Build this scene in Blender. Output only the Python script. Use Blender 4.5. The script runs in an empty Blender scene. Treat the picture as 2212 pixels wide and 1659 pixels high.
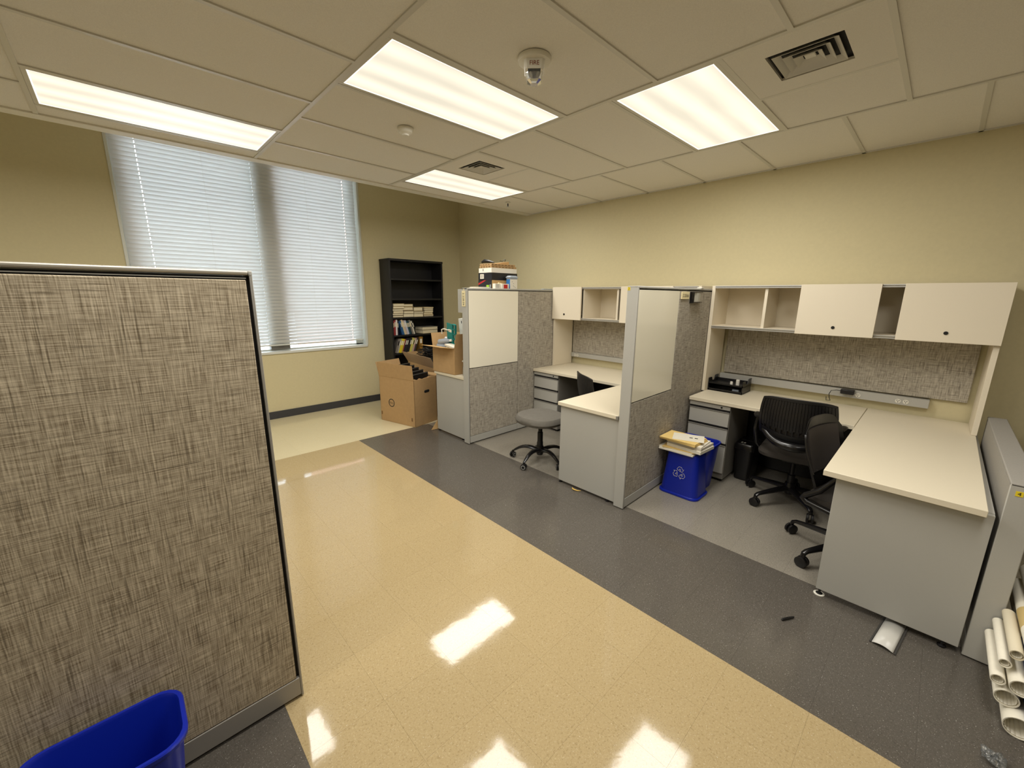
import bpy, math, random
from mathutils import Vector, Matrix
random.seed(7)
C = bpy.context.scene.collection
FT = 0.3048
PI = math.pi

# ------------------------------------------------------------------ camera
cd = bpy.data.cameras.new('camera')
cam = bpy.data.objects.new('camera', cd)
C.objects.link(cam)
R = Matrix(((0.722420436518372, -0.6914080791200087, 0.007973771264884404),
            (0.14189234994486008, 0.15952353110720993, 0.9769436033109651),
            (-0.6767387043222297, -0.7046326072150415, 0.21334857609462243))).transposed()
cam.matrix_world = Matrix.Translation((-1.0302, -1.8502, 1.6357)) @ R.to_4x4()
cd.sensor_fit = 'HORIZONTAL'
cd.sensor_width = 36.0
cd.lens = 878.66 / 2212 * 36.0
cd.clip_start = 0.05
bpy.context.scene.camera = cam

# ------------------------------------------------------------------ world, exposure
w = bpy.data.worlds.new('world')
bpy.context.scene.world = w
w.use_nodes = True
wn = w.node_tree.nodes
bg = wn['Background']
bg.inputs[0].default_value = (0.78, 0.90, 1.0, 1)
bg.inputs[1].default_value = 5.8
vs = bpy.context.scene.view_settings
vs.view_transform = 'Standard'
vs.look = 'None'
vs.exposure = 0.19
vs.gamma = 1.0
vs.use_curve_mapping = False
LAMP_W = 21.5
LAMP_COL = (1.0, 0.965, 0.905)
DIFF_STRENGTH = 0.93

# room numbers
H = 2.7447
WX = 3.385      # wall with the cubicles
WY = 4.08       # window wall
LX, BY = -5.2, -6.0
X0, Y0 = -0.0057, 0.0068
PT = 0.085      # partition thickness

# ------------------------------------------------------------------ helpers
def lin(c):
    def f(v):
        v /= 255.0
        return v / 12.92 if v <= 0.04045 else ((v + 0.055) / 1.055) ** 2.4
    return (f(c[0]), f(c[1]), f(c[2]), 1.0)

MATS = {}
def mat(name, col, rough=0.5, metal=0.0, speck=0.0, scale=60.0, bump=0.0, bscale=200.0, spec=0.5, trans=0.0, emit=None, alpha=1.0, coat=0.0):
    if name in MATS:
        return MATS[name]
    m = bpy.data.materials.new(name)
    m.use_nodes = True
    nt = m.node_tree
    b = nt.nodes['Principled BSDF']
    c = lin(col)
    b.inputs['Base Color'].default_value = c
    b.inputs['Roughness'].default_value = rough
    b.inputs['Metallic'].default_value = metal
    b.inputs['Specular IOR Level'].default_value = spec
    b.inputs['Transmission Weight'].default_value = trans
    b.inputs['Alpha'].default_value = alpha
    b.inputs['Coat Weight'].default_value = coat
    if emit:
        b.inputs['Emission Color'].default_value = lin(emit[0])
        b.inputs['Emission Strength'].default_value = emit[1]
    tc = nt.nodes.new('ShaderNodeNewGeometry')
    if speck:
        n = nt.nodes.new('ShaderNodeTexNoise')
        n.inputs['Scale'].default_value = scale
        n.inputs['Detail'].default_value = 3
        nt.links.new(tc.outputs['Position'], n.inputs['Vector'])
        mr = nt.nodes.new('ShaderNodeMapRange')
        mr.inputs[1].default_value = 0.3
        mr.inputs[2].default_value = 0.7
        mr.inputs[3].default_value = 1 - speck
        mr.inputs[4].default_value = 1 + speck
        nt.links.new(n.outputs['Fac'], mr.inputs[0])
        mx = nt.nodes.new('ShaderNodeMix')
        mx.data_type = 'RGBA'
        mx.blend_type = 'MULTIPLY'
        mx.inputs[0].default_value = 1
        mx.inputs[6].default_value = c
        nt.links.new(mr.outputs[0], mx.inputs[7])
        nt.links.new(mx.outputs[2], b.inputs['Base Color'])
    if bump:
        n = nt.nodes.new('ShaderNodeTexNoise')
        n.inputs['Scale'].default_value = bscale
        nt.links.new(tc.outputs['Position'], n.inputs['Vector'])
        bp = nt.nodes.new('ShaderNodeBump')
        bp.inputs['Strength'].default_value = bump
        bp.inputs['Distance'].default_value = 0.002
        nt.links.new(n.outputs['Fac'], bp.inputs['Height'])
        nt.links.new(bp.outputs[0], b.inputs['Normal'])
    MATS[name] = m
    return m

def fabric(name, dark, light, across=260.0, along=7.0, streak=0.6):
    """crosshatch weave: long irregular threads upright and level"""
    m = bpy.data.materials.new(name)
    m.use_nodes = True
    nt = m.node_tree
    N = nt.nodes
    L = nt.links
    b = N['Principled BSDF']
    b.inputs['Roughness'].default_value = 0.95
    b.inputs['Specular IOR Level'].default_value = 0.15
    g = N.new('ShaderNodeNewGeometry')
    sp = N.new('ShaderNodeSeparateXYZ')
    L.new(g.outputs['Position'], sp.inputs[0])
    ad = N.new('ShaderNodeMath'); ad.operation = 'ADD'
    L.new(sp.outputs[0], ad.inputs[0]); L.new(sp.outputs[1], ad.inputs[1])
    def layer(su, sv, off):
        mu = N.new('ShaderNodeMath'); mu.operation = 'MULTIPLY'; mu.inputs[1].default_value = su
        mv = N.new('ShaderNodeMath'); mv.operation = 'MULTIPLY'; mv.inputs[1].default_value = sv
        L.new(ad.outputs[0], mu.inputs[0]); L.new(sp.outputs[2], mv.inputs[0])
        cb = N.new('ShaderNodeCombineXYZ')
        L.new(mu.outputs[0], cb.inputs[0]); L.new(mv.outputs[0], cb.inputs[1]); cb.inputs[2].default_value = off
        n = N.new('ShaderNodeTexNoise'); n.inputs['Scale'].default_value = 1.0; n.inputs['Detail'].default_value = 2.0; n.inputs['Roughness'].default_value = 0.6
        L.new(cb.outputs[0], n.inputs['Vector'])
        return n.outputs['Fac']
    a = layer(across, along, 0.0)
    c = layer(along * 1.2, across * 1.25, 5.0)
    s1 = N.new('ShaderNodeMath'); s1.operation = 'ADD'; L.new(a, s1.inputs[0]); L.new(c, s1.inputs[1])
    r = N.new('ShaderNodeMapRange')
    r.inputs[1].default_value = 0.72; r.inputs[2].default_value = 1.30
    L.new(s1.outputs[0], r.inputs[0])
    cr = N.new('ShaderNodeMix'); cr.data_type = 'RGBA'
    cr.inputs[6].default_value = lin(dark); cr.inputs[7].default_value = lin(light)
    L.new(r.outputs[0], cr.inputs[0])
    col = cr.outputs[2]
    for (su, sv, of) in ((across * 0.5, along * 0.55, 11.0), (along * 0.6, across * 0.6, 17.0)):
        d = layer(su, sv, of)
        q = N.new('ShaderNodeMapRange'); q.inputs[1].default_value = 0.40; q.inputs[2].default_value = 0.33; q.inputs[3].default_value = 0.0; q.inputs[4].default_value = streak
        L.new(d, q.inputs[0])
        mx = N.new('ShaderNodeMix'); mx.data_type = 'RGBA'
        L.new(q.outputs[0], mx.inputs[0]); L.new(col, mx.inputs[6]); mx.inputs[7].default_value = lin([v * 0.72 for v in dark])
        col = mx.outputs[2]
    L.new(col, b.inputs['Base Color'])
    bp = N.new('ShaderNodeBump'); bp.inputs['Strength'].default_value = 0.35; bp.inputs['Distance'].default_value = 0.001
    L.new(s1.outputs[0], bp.inputs['Height']); L.new(bp.outputs[0], b.inputs['Normal'])
    return m

def floor_mat(name, base, chip1, chip2, rough=0.10, amt=0.5):
    m = bpy.data.materials.new(name)
    m.use_nodes = True
    nt = m.node_tree; N = nt.nodes; L = nt.links
    b = N['Principled BSDF']
    b.inputs['Roughness'].default_value = rough
    b.inputs['Specular IOR Level'].default_value = 0.5
    g = N.new('ShaderNodeNewGeometry')
    def chips(scale, lo, hi, off):
        mp = N.new('ShaderNodeMapping'); mp.inputs['Location'].default_value = (off, off * 2, 0)
        mp.inputs['Scale'].default_value = (1.0, 1.0, 0.05)
        L.new(g.outputs['Position'], mp.inputs[0])
        n = N.new('ShaderNodeTexNoise'); n.inputs['Scale'].default_value = scale; n.inputs['Detail'].default_value = 2.5; n.inputs['Distortion'].default_value = 0.6
        L.new(mp.outputs[0], n.inputs['Vector'])
        r = N.new('ShaderNodeMapRange'); r.inputs[1].default_value = lo; r.inputs[2].default_value = hi
        L.new(n.outputs['Fac'], r.inputs[0])
        return r.outputs[0]
    def mix(f, c1, c2, k=1.0):
        x = N.new('ShaderNodeMix'); x.data_type = 'RGBA'
        if k != 1.0:
            q = N.new('ShaderNodeMath'); q.operation = 'MULTIPLY'; q.inputs[1].default_value = k; L.new(f, q.inputs[0]); f = q.outputs[0]
        L.new(f, x.inputs[0])
        if isinstance(c1, tuple): x.inputs[6].default_value = c1
        else: L.new(c1, x.inputs[6])
        if isinstance(c2, tuple): x.inputs[7].default_value = c2
        else: L.new(c2, x.inputs[7])
        return x.outputs[2]
    c = mix(chips(130, 0.55, 0.66, 0.0), lin(base), lin(chip1), amt)
    c = mix(chips(170, 0.58, 0.68, 3.3), c, lin(chip2), amt)
    c = mix(chips(260, 0.66, 0.72, 7.1), c, (0.9, 0.88, 0.8, 1), 0.45)
    oi = N.new('ShaderNodeObjectInfo')
    r = N.new('ShaderNodeMapRange'); r.inputs[3].default_value = 0.985; r.inputs[4].default_value = 1.01
    L.new(oi.outputs['Random'], r.inputs[0])
    x = N.new('ShaderNodeMix'); x.data_type = 'RGBA'; x.blend_type = 'MULTIPLY'; x.inputs[0].default_value = 1
    L.new(c, x.inputs[6]); L.new(r.outputs[0], x.inputs[7])
    L.new(x.outputs[2], b.inputs['Base Color'])
    n1 = N.new('ShaderNodeTexNoise'); n1.inputs['Scale'].default_value = 9.0; n1.inputs['Detail'].default_value = 3.0
    L.new(g.outputs['Position'], n1.inputs['Vector'])
    bp = N.new('ShaderNodeBump'); bp.inputs['Strength'].default_value = 0.10; bp.inputs['Distance'].default_value = 0.004
    L.new(n1.outputs['Fac'], bp.inputs['Height']); L.new(bp.outputs[0], b.inputs['Normal'])
    n2 = N.new('ShaderNodeTexNoise'); n2.inputs['Scale'].default_value = 3.0; n2.inputs['Detail'].default_value = 4.0
    L.new(g.outputs['Position'], n2.inputs['Vector'])
    r2 = N.new('ShaderNodeMapRange'); r2.inputs[3].default_value = rough * 0.6; r2.inputs[4].default_value = rough * 1.6
    L.new(n2.outputs['Fac'], r2.inputs[0]); L.new(r2.outputs[0], b.inputs['Roughness'])
    return m

class G:
    """vertex / face collector for one mesh"""
    def __init__(s): s.v = []; s.f = []
    def quadbox(s, P):
        n = len(s.v); s.v += [tuple(p) for p in P]
        s.f += [tuple(n + i for i in q) for q in ((0, 3, 2, 1), (4, 5, 6, 7), (0, 1, 5, 4), (1, 2, 6, 5), (2, 3, 7, 6), (3, 0, 4, 7))]
        return s
    def box(s, x0, x1, y0, y1, z0, z1):
        return s.quadbox([(x0, y0, z0), (x1, y0, z0), (x1, y1, z0), (x0, y1, z0), (x0, y0, z1), (x1, y0, z1), (x1, y1, z1), (x0, y1, z1)])
    def obox(s, c, half, rot):
        c = Vector(c)
        P = [(-1, -1, -1), (1, -1, -1), (1, 1, -1), (-1, 1, -1), (-1, -1, 1), (1, -1, 1), (1, 1, 1), (-1, 1, 1)]
        return s.quadbox([c + rot @ Vector((p[0] * half[0], p[1] * half[1], p[2] * half[2])) for p in P])
    def loft(s, rings, cap=True, close=True):
        n0 = len(s.v); k = len(rings[0])
        for r in rings: s.v += [tuple(p) for p in r]
        for i in range(len(rings) - 1):
            for j in range(k if close else k - 1):
                a = n0 + i * k + j; b = n0 + i * k + (j + 1) % k
                s.f.append((a, b, b + k, a + k))
        if cap:
            s.f.append(tuple(n0 + j for j in reversed(range(k))))
            s.f.append(tuple(n0 + (len(rings) - 1) * k + j for j in range(k)))
        return s
    def tube(s, pts, r, seg=8, cap=True, flat=1.0):
        pts = [Vector(p) for p in pts]
        rings = []
        prev = None
        for i, p in enumerate(pts):
            t = (pts[min(i + 1, len(pts) - 1)] - pts[max(i - 1, 0)])
            if t.length < 1e-9: t = Vector((0, 0, 1))
            t.normalize()
            if prev is None:
                up = Vector((0, 0, 1)) if abs(t.z) < 0.9 else Vector((1, 0, 0))
                u = t.cross(up).normalized()
            else:
                u = (prev - t * prev.dot(t)).normalized()
            prev = u
            v = t.cross(u)
            rr = r[i] if isinstance(r, (list, tuple)) else r
            rings.append([p + (u * math.cos(2 * PI * j / seg) + v * math.sin(2 * PI * j / seg) * flat) * rr for j in range(seg)])
        return s.loft(rings, cap)
    def cyl(s, p0, p1, r, seg=20, r1=None):
        return s.tube([p0, p1], [r, r if r1 is None else r1], seg)
    def lathe(s, prof, c=(0, 0, 0), seg=24, cap=True):
        rings = [[(c[0] + r * math.cos(2 * PI * j / seg), c[1] + r * math.sin(2 * PI * j / seg), c[2] + z) for j in range(seg)] for r, z in prof]
        return s.loft(rings, cap)
    def poly(s, pts):
        n = len(s.v); s.v += [tuple(p) for p in pts]; s.f.append(tuple(range(n, n + len(pts)))); return s
    def prism(s, pts, d):
        d = Vector(d); a = [Vector(p) for p in pts]
        return s.loft([a, [p + d for p in a]])

def obj(name, g, m, parent=None, bev=0.0, world=True, smooth=True, seg=2, sub=0, solid=0.0):
    off = Vector((0, 0, 0))
    if parent is not None and world:
        p = parent
        while p is not None:
            off += p.location; p = p.parent
    me = bpy.data.meshes.new(name)
    me.from_pydata([tuple(Vector(v) - off) for v in g.v], [], g.f)
    me.update()
    if smooth:
        me.shade_smooth()
        me.set_sharp_from_angle(angle=0.65)
    me.materials.append(m)
    o = bpy.data.objects.new(name, me)
    C.objects.link(o)
    if parent is not None: o.parent = parent
    if solid:
        q = o.modifiers.new('thickness', 'SOLIDIFY'); q.thickness = solid; q.offset = 0
    if bev:
        q = o.modifiers.new('bevel', 'BEVEL'); q.width = bev; q.segments = seg; q.limit_method = 'ANGLE'; q.angle_limit = 0.6
        q.harden_normals = False
    if sub:
        q = o.modifiers.new('sub', 'SUBSURF'); q.levels = sub; q.render_levels = sub
    return o

def tag(o, label, cat, group=None):
    o['label'] = label; o['category'] = cat
    if group: o['group'] = group
    return o

def thing(name, label, cat, loc=(0, 0, 0), rz=0.0, group=None):
    o = bpy.data.objects.new(name, None)
    o.empty_display_size = 0.1
    C.objects.link(o)
    o.location = loc; o.rotation_euler = (0, 0, rz)
    return tag(o, label, cat, group)

def single(name, g, m, label, cat, loc=None, group=None, **k):
    """a thing that is one mesh; vertices given in world space, origin moved to loc"""
    if loc is None:
        xs = [v[0] for v in g.v]; ys = [v[1] for v in g.v]; zs = [v[2] for v in g.v]
        loc = ((min(xs) + max(xs)) / 2, (min(ys) + max(ys)) / 2, min(zs))
    L = Vector(loc)
    g.v = [tuple(Vector(v) - L) for v in g.v]
    o = obj(name, g, m, None, world=False, **k)
    o.location = L
    return tag(o, label, cat, group)

def struct(name, g, m, parent=None, **k):
    o = obj(name, g, m, parent, **k)
    if parent is None: o['kind'] = 'structure'
    return o

def copy_tree(o, parent=None):
    c = o.copy(); C.objects.link(c)
    if parent is not None: c.parent = parent
    for ch in list(o.children): copy_tree(ch, c)
    return c

def text(name, s, m, parent, org, xd, yd, size, center=True, thick=0.0006, off=0.0008, world=True):
    """flat lettering standing proud of the face it is printed on"""
    cu = bpy.data.curves.new('lettering', 'FONT')
    cu.body = s; cu.size = size; cu.extrude = 0.0
    if center: cu.align_x = 'CENTER'; cu.align_y = 'CENTER'
    t = bpy.data.objects.new('lettering', cu)
    C.objects.link(t)
    dg = bpy.context.evaluated_depsgraph_get()
    me = bpy.data.meshes.new_from_object(t.evaluated_get(dg))
    bpy.data.objects.remove(t); bpy.data.curves.remove(cu)
    xd = Vector(xd).normalized(); yd = Vector(yd).normalized(); nd = xd.cross(yd)
    base = Vector(org) + nd * off
    if world:
        p = parent
        while p is not None:
            base = base - p.location; p = p.parent
    for v in me.vertices:
        v.co = base + xd * v.co.x + yd * v.co.y
    me.materials.clear(); me.materials.append(m)
    o = bpy.data.objects.new(name, me); C.objects.link(o); o.parent = parent
    return o

def rrect(x0, x1, y0, y1, r, z, n=5):
    pts = []
    for cx, cy, a0 in ((x1 - r, y1 - r, 0), (x0 + r, y1 - r, PI / 2), (x0 + r, y0 + r, PI), (x1 - r, y0 + r, 3 * PI / 2)):
        for i in range(n + 1):
            a = a0 + PI / 2 * i / n
            pts.append((cx + r * math.cos(a), cy + r * math.sin(a), z))
    return pts

# ------------------------------------------------------------------ materials
M_wall = mat('wall_paint', (208, 197, 158), 0.75, speck=0.02, scale=40, bump=0.12, bscale=350)
M_ceil = mat('ceiling_tile', (230, 226, 216), 0.95, speck=0.05, scale=260, bump=0.5, bscale=300)
M_grid = mat('ceiling_grid', (210, 207, 198), 0.34)
M_white = mat('white_metal', (225, 221, 208), 0.45)
M_lam = mat('white_laminate', (222, 212, 188), 0.42, speck=0.015, scale=250)
M_lamedge = mat('laminate_edge', (224, 210, 182), 0.45)
M_door = mat('cabinet_white', (226, 215, 192), 0.5, speck=0.012, scale=300)
M_grey = mat('grey_paint', (176, 174, 166), 0.5, speck=0.02, scale=350)
M_greyd = mat('grey_paint_dark', (128, 124, 116), 0.5)
M_rail = mat('grey_rail', (158, 154, 146), 0.42, metal=0.25)
M_black = mat('black_plastic', (17, 16, 17), 0.38, bump=0.1)
M_blackg = mat('black_gloss', (20, 19, 20), 0.22)
M_gap = mat('black_gap', (14, 13, 14), 0.7)
M_alu = mat('aluminium', (200, 200, 198), 0.35, metal=0.7)
M_base = mat('dark_vinyl', (58, 58, 60), 0.5)
M_dark = mat('dark_grey', (60, 58, 55), 0.6)
M_jamb = mat('window_trim', (214, 216, 208), 0.5)
M_fab = fabric('woven_fabric', (126, 112, 90), (218, 205, 180), 270, 9, 0.5)
M_fabf = fabric('woven_fabric_far', (130, 123, 111), (202, 194, 178), 200, 12, 0.5)
M_fabg = mat('grey_fabric', (150, 146, 138), 0.9, speck=0.08, scale=400, bump=0.3, bscale=500)
M_wbA = mat('cream_board', (246, 240, 220), 0.5, speck=0.01, scale=300)
M_wbB = mat('gloss_board', (244, 238, 216), 0.13)
M_card = mat('cardboard', (182, 148, 102), 0.85, speck=0.04, scale=25, bump=0.1)
M_cardl = mat('cardboard_light', (196, 160, 108), 0.85, speck=0.04, scale=25)
M_cardp = mat('cardboard_tape', (178, 150, 118), 0.35)
M_blue = mat('blue_plastic', (12, 36, 158), 0.32)
M_paper = mat('paper', (236, 230, 212), 0.8, speck=0.02, scale=50)
M_manila = mat('manila', (236, 204, 128), 0.8, speck=0.02, scale=50)
M_ink = mat('print_black', (36, 33, 30), 0.7)
M_teal = mat('teal_plastic', (20, 128, 122), 0.5)
M_red = mat('print_red', (190, 30, 28), 0.5)
M_yel = mat('label_yellow', (230, 205, 40), 0.5)
M_cream = mat('sign_cream', (236, 222, 176), 0.6)
M_bkcase = mat('black_laminate', (15, 14, 15), 0.55, bump=0.15, bscale=120)
M_clear = mat('clear_plastic', (235, 238, 238), 0.08, trans=0.92)
M_frost = mat('frosted_plastic', (190, 200, 210), 0.3, trans=0.5)
M_seat = mat('grey_upholstery', (104, 100, 92), 0.95, speck=0.06, scale=30, bump=0.4, bscale=500)
M_pad = mat('charcoal_mesh', (52, 47, 42), 0.9, bump=0.5, bscale=700)
M_brick = mat('red_brick', (205, 160, 150), 0.9)

def slat_material():
    m = bpy.data.materials.new('blind_slat')
    m.use_nodes = True
    nt = m.node_tree; N = nt.nodes; L = nt.links
    b = N['Principled BSDF']
    b.inputs['Base Color'].default_value = lin((226, 226, 220)); b.inputs['Roughness'].default_value = 0.5
    t = N.new('ShaderNodeBsdfTranslucent'); t.inputs[0].default_value = lin((222, 228, 230))
    mx = N.new('ShaderNodeMixShader'); mx.inputs[0].default_value = 0.30
    L.new(b.outputs[0], mx.inputs[1]); L.new(t.outputs[0], mx.inputs[2])
    L.new(mx.outputs[0], N['Material Output'].inputs[0])
    return m
M_slat = slat_material()

def diffuser_material():
    m = bpy.data.materials.new('lit_diffuser')
    m.use_nodes = True
    nt = m.node_tree; N = nt.nodes; L = nt.links
    b = N['Principled BSDF']
    b.inputs['Base Color'].default_value = (0.05, 0.05, 0.05, 1); b.inputs['Roughness'].default_value = 0.4
    tc = N.new('ShaderNodeTexCoord')
    sp = N.new('ShaderNodeSeparateXYZ'); L.new(tc.outputs['Object'], sp.inputs[0])
    # three tubes along the fixture show as soft bright bands
    cs = N.new('ShaderNodeMath'); cs.operation = 'MULTIPLY'; cs.inputs[1].default_value = 2 * PI * 3 / 0.58
    L.new(sp.outputs[1], cs.inputs[0])
    co = N.new('ShaderNodeMath'); co.operation = 'COSINE'; L.new(cs.outputs[0], co.inputs[0])
    n = N.new('ShaderNodeTexNoise'); n.inputs['Scale'].default_value = 1.0
    mp = N.new('ShaderNodeMapping'); mp.inputs['Scale'].default_value = (1.2, 7, 1); L.new(tc.outputs['Object'], mp.inputs[0]); L.new(mp.outputs[0], n.inputs['Vector'])
    s = N.new('ShaderNodeMath'); s.operation = 'MULTIPLY_ADD'; L.new(n.outputs['Fac'], s.inputs[0]); s.inputs[1].default_value = 3.0; L.new(co.outputs[0], s.inputs[2])
    r = N.new('ShaderNodeMapRange'); r.inputs[1].default_value = 0.4; r.inputs[2].default_value = 2.6; r.inputs[3].default_value = 0.82; r.inputs[4].default_value = 1.12
    L.new(s.outputs[0], r.inputs[0])
    k = N.new('ShaderNodeMath'); k.operation = 'MULTIPLY'; k.inputs[1].default_value = DIFF_STRENGTH; L.new(r.outputs[0], k.inputs[0])
    b.inputs['Emission Color'].default_value = lin((255, 245, 222))
    L.new(k.outputs[0], b.inputs['Emission Strength'])
    return m
M_diff = diffuser_material()
M_diffe = mat('diffuser_edge', (240, 240, 235), 0.4, emit=((255, 250, 238), 1.05))

M_fb = floor_mat('floor_beige', (176, 156, 116), (140, 119, 82), (200, 182, 144), 0.06)
M_fc = floor_mat('floor_cream', (216, 204, 168), (196, 182, 142), (232, 224, 196), 0.12, 0.35)
M_fd = floor_mat('floor_charcoal', (90, 85, 78), (70, 66, 60), (116, 110, 100), 0.14)
M_fg = floor_mat('floor_grey', (140, 134, 122), (108, 102, 92), (172, 164, 150), 0.16)

# ------------------------------------------------------------------ structure: floor
fl = struct('floor', G().box(LX - .1, WX + .1, BY - .1, WY + .3, -0.12, -0.0035), M_dark)
TX, TY, T = -0.1546, -0.515, 0.3048
def tile_mesh(m):
    g = G().box(0.0002, T - 0.0002, 0.0002, T - 0.0002, -0.0035, 0.0)
    me = bpy.data.meshes.new('floor_tile'); me.from_pydata(g.v, [], g.f); me.materials.append(m); return me
TM = {k: tile_mesh(m) for k, m in (('b', M_fb), ('c', M_fc), ('d', M_fd), ('g', M_fg))}
rest = {k: G() for k in 'bcdg'}
cand = []
for i in range(math.floor((LX - TX) / T), math.ceil((WX - TX) / T)):
    for j in range(math.floor((BY - TY) / T), math.ceil((WY - TY) / T)):
        x, y = TX + i * T, TY + j * T
        if x + T > WX: continue
        if j >= 10: k = 'c'
        elif i < -5: k = 'g'
        elif i < -2: k = 'd'
        elif i < 3: k = 'b'
        elif i < 6: k = 'd'
        else: k = 'g'
        cx, cy = x + T / 2, y + T / 2
        d = math.hypot(cx + 1.03, cy + 1.85)
        vis = (cx > -0.9 if cy > -0.3 else cx > -1.3) and (cy > -2.3 - 0.0 * cx) and cx < 3.2 and cy > -2.3
        cand.append((not vis, d, i, j, k, x, y))
cand.sort()
for n, (nv, d, i, j, k, x, y) in enumerate(cand):
    if n < 295 and not nv:
        o = bpy.data.objects.new('floor_tile', TM[k]); C.objects.link(o); o.location = (x, y, 0); o.parent = fl
    else:
        rest[k].box(x + .0004, x + T - .0004, y + .0004, y + T - .0004, -.0035, 0)
# strip that finishes the tiles against the cubicle wall
nx = TX + math.floor((WX - TX) / T) * T
rest['g'].box(nx, WX, BY, TY + 10 * T, -.0035, 0); rest['c'].box(nx, WX, TY + 10 * T, WY, -.0035, 0)
for k, m in (('b', M_fb), ('c', M_fc), ('d', M_fd), ('g', M_fg)):
    o = obj('floor_tiling', rest[k], m, fl); o['kind'] = 'stuff'

# ------------------------------------------------------------------ structure: walls
HT = 3.45
struct('wall_right', G().box(WX, WX + .12, BY - .1, WY + .35, 0, HT), M_wall)
struct('wall_left', G().box(LX - .12, LX, BY - .1, WY + .35, 0, HT), M_wall)
struct('wall_back', G().box(LX - .1, WX + .1, BY - .12, BY, 0, HT), M_wall)
wx0, wx1, wz0, wz1 = -0.868, 1.622, 0.888, 3.36
g = G().box(LX, wx0, WY, WY + .25, 0, HT).box(wx1, WX, WY, WY + .25, 0, HT).box(wx0, wx1, WY, WY + .25, 0, wz0).box(wx0, wx1, WY, WY + .25, wz1, HT)
struct('wall_far', g, M_wall)
struct('baseboard_far', G().box(LX, WX - .01, WY - .012, WY, 0, 0.10), M_base, bev=0.003)
struct('baseboard_right', G().box(WX - .012, WX, BY, WY - .012, 0, 0.10), M_base, bev=0.003)

# ------------------------------------------------------------------ ceiling: slab, grid bars, tiles
TRIM_Y = 2.3635
ce = struct('ceiling', G().box(LX - .1, WX + .1, BY - .1, TRIM_Y + .10, H + .03, H + .12).box(LX - .1, WX + .1, TRIM_Y + .09, TRIM_Y + .11, H + .0, HT).box(LX - .1, WX + .1, TRIM_Y + .09, WY + .35, HT, HT + .1), M_white)
struct('trim_1', G().box(LX, WX, TRIM_Y - .002, TRIM_Y + .108, H - .004, H + .02), M_white, bev=0.002)
BW = 0.012
off = {-1: 0.032, 0: 0.0, 1: -0.008, 2: -0.011}
holes = {}   # (col, index) -> used by light / vent
ftx = lambda k: X0 + 4 * FT * k
tiles_done = 0
# staggered: odd columns start half a tile later
lights = {(-1, 5): 'a', (0, 0): 'b', (1, -3): 'c', (1, 5): 'd', (-1, -3): 'e', (0, -8): 'f', (-3, 5): 'h', (-3, -3): 'i'}
TMESH = {}
def ctile(x0, x1, y0, y1):
    key = (round(x1 - x0, 3), round(y1 - y0, 3))
    if key not in TMESH:
        gg = G().box(0, key[0], 0, key[1], 0.007, 0.022)
        me = bpy.data.meshes.new('ceiling_tile'); me.from_pydata(gg.v, [], gg.f); me.materials.append(M_ceil); TMESH[key] = me
    o = bpy.data.objects.new('ceiling_tile', TMESH[key]); C.objects.link(o); o.location = (x0, y0, H); o.parent = ce
    # parent has identity transform
def bar(x0, x1, y0, y1):
    obj('grid_bar', G().box(x0, x1, y0, y1, H, H + .012), M_grid, ce)
light_rects = {}
vent_rects = []
for col in range(-5, 3):
    xa = ftx(col); xb = ftx(col + 1) if col < 2 else WX
    xa = max(xa, LX)
    if xb <= xa: continue
    if col > -5: bar(xa - BW, xa + BW, BY, TRIM_Y)
    oy = off.get(col, 0.0)
    ys = []
    par = 1 if col % 2 else 0
    for t in range(-11, 5):
        ys.append((2 * t + par, Y0 + (2 * t + par) * FT + oy))
    ys = [(k, y) for k, y in ys if BY < y < TRIM_Y - 0.02]
    for n, (k, y) in enumerate(ys):
        ye = ys[n + 1][1] if n + 1 < len(ys) else TRIM_Y
        bar(xa + BW, xb - (BW if col < 2 else 0), y - BW, y + BW)
        if (col, k) in lights:
            light_rects[(col, k)] = (xa, xb, y, ye); continue
        if col == 1 and k in (3, -5):
            xm = xa + 2 * FT
            vent_rects.append((xa, xm, y, ye))
            bar(xm - BW, xm + BW, y + BW, ye - BW)
            ctile(xm + BW, xb - BW, y + BW, ye - BW); continue
        ctile(xa + (BW if col > -5 else 0), xb - (BW if col < 2 else 0), y + BW, ye - (BW if n + 1 < len(ys) else 0))
    if ys and ys[0][1] - BW > BY: ctile(xa + BW, xb - BW, BY, ys[0][1] - BW)
bar(WX - 0.022, WX, BY, TRIM_Y)

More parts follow.
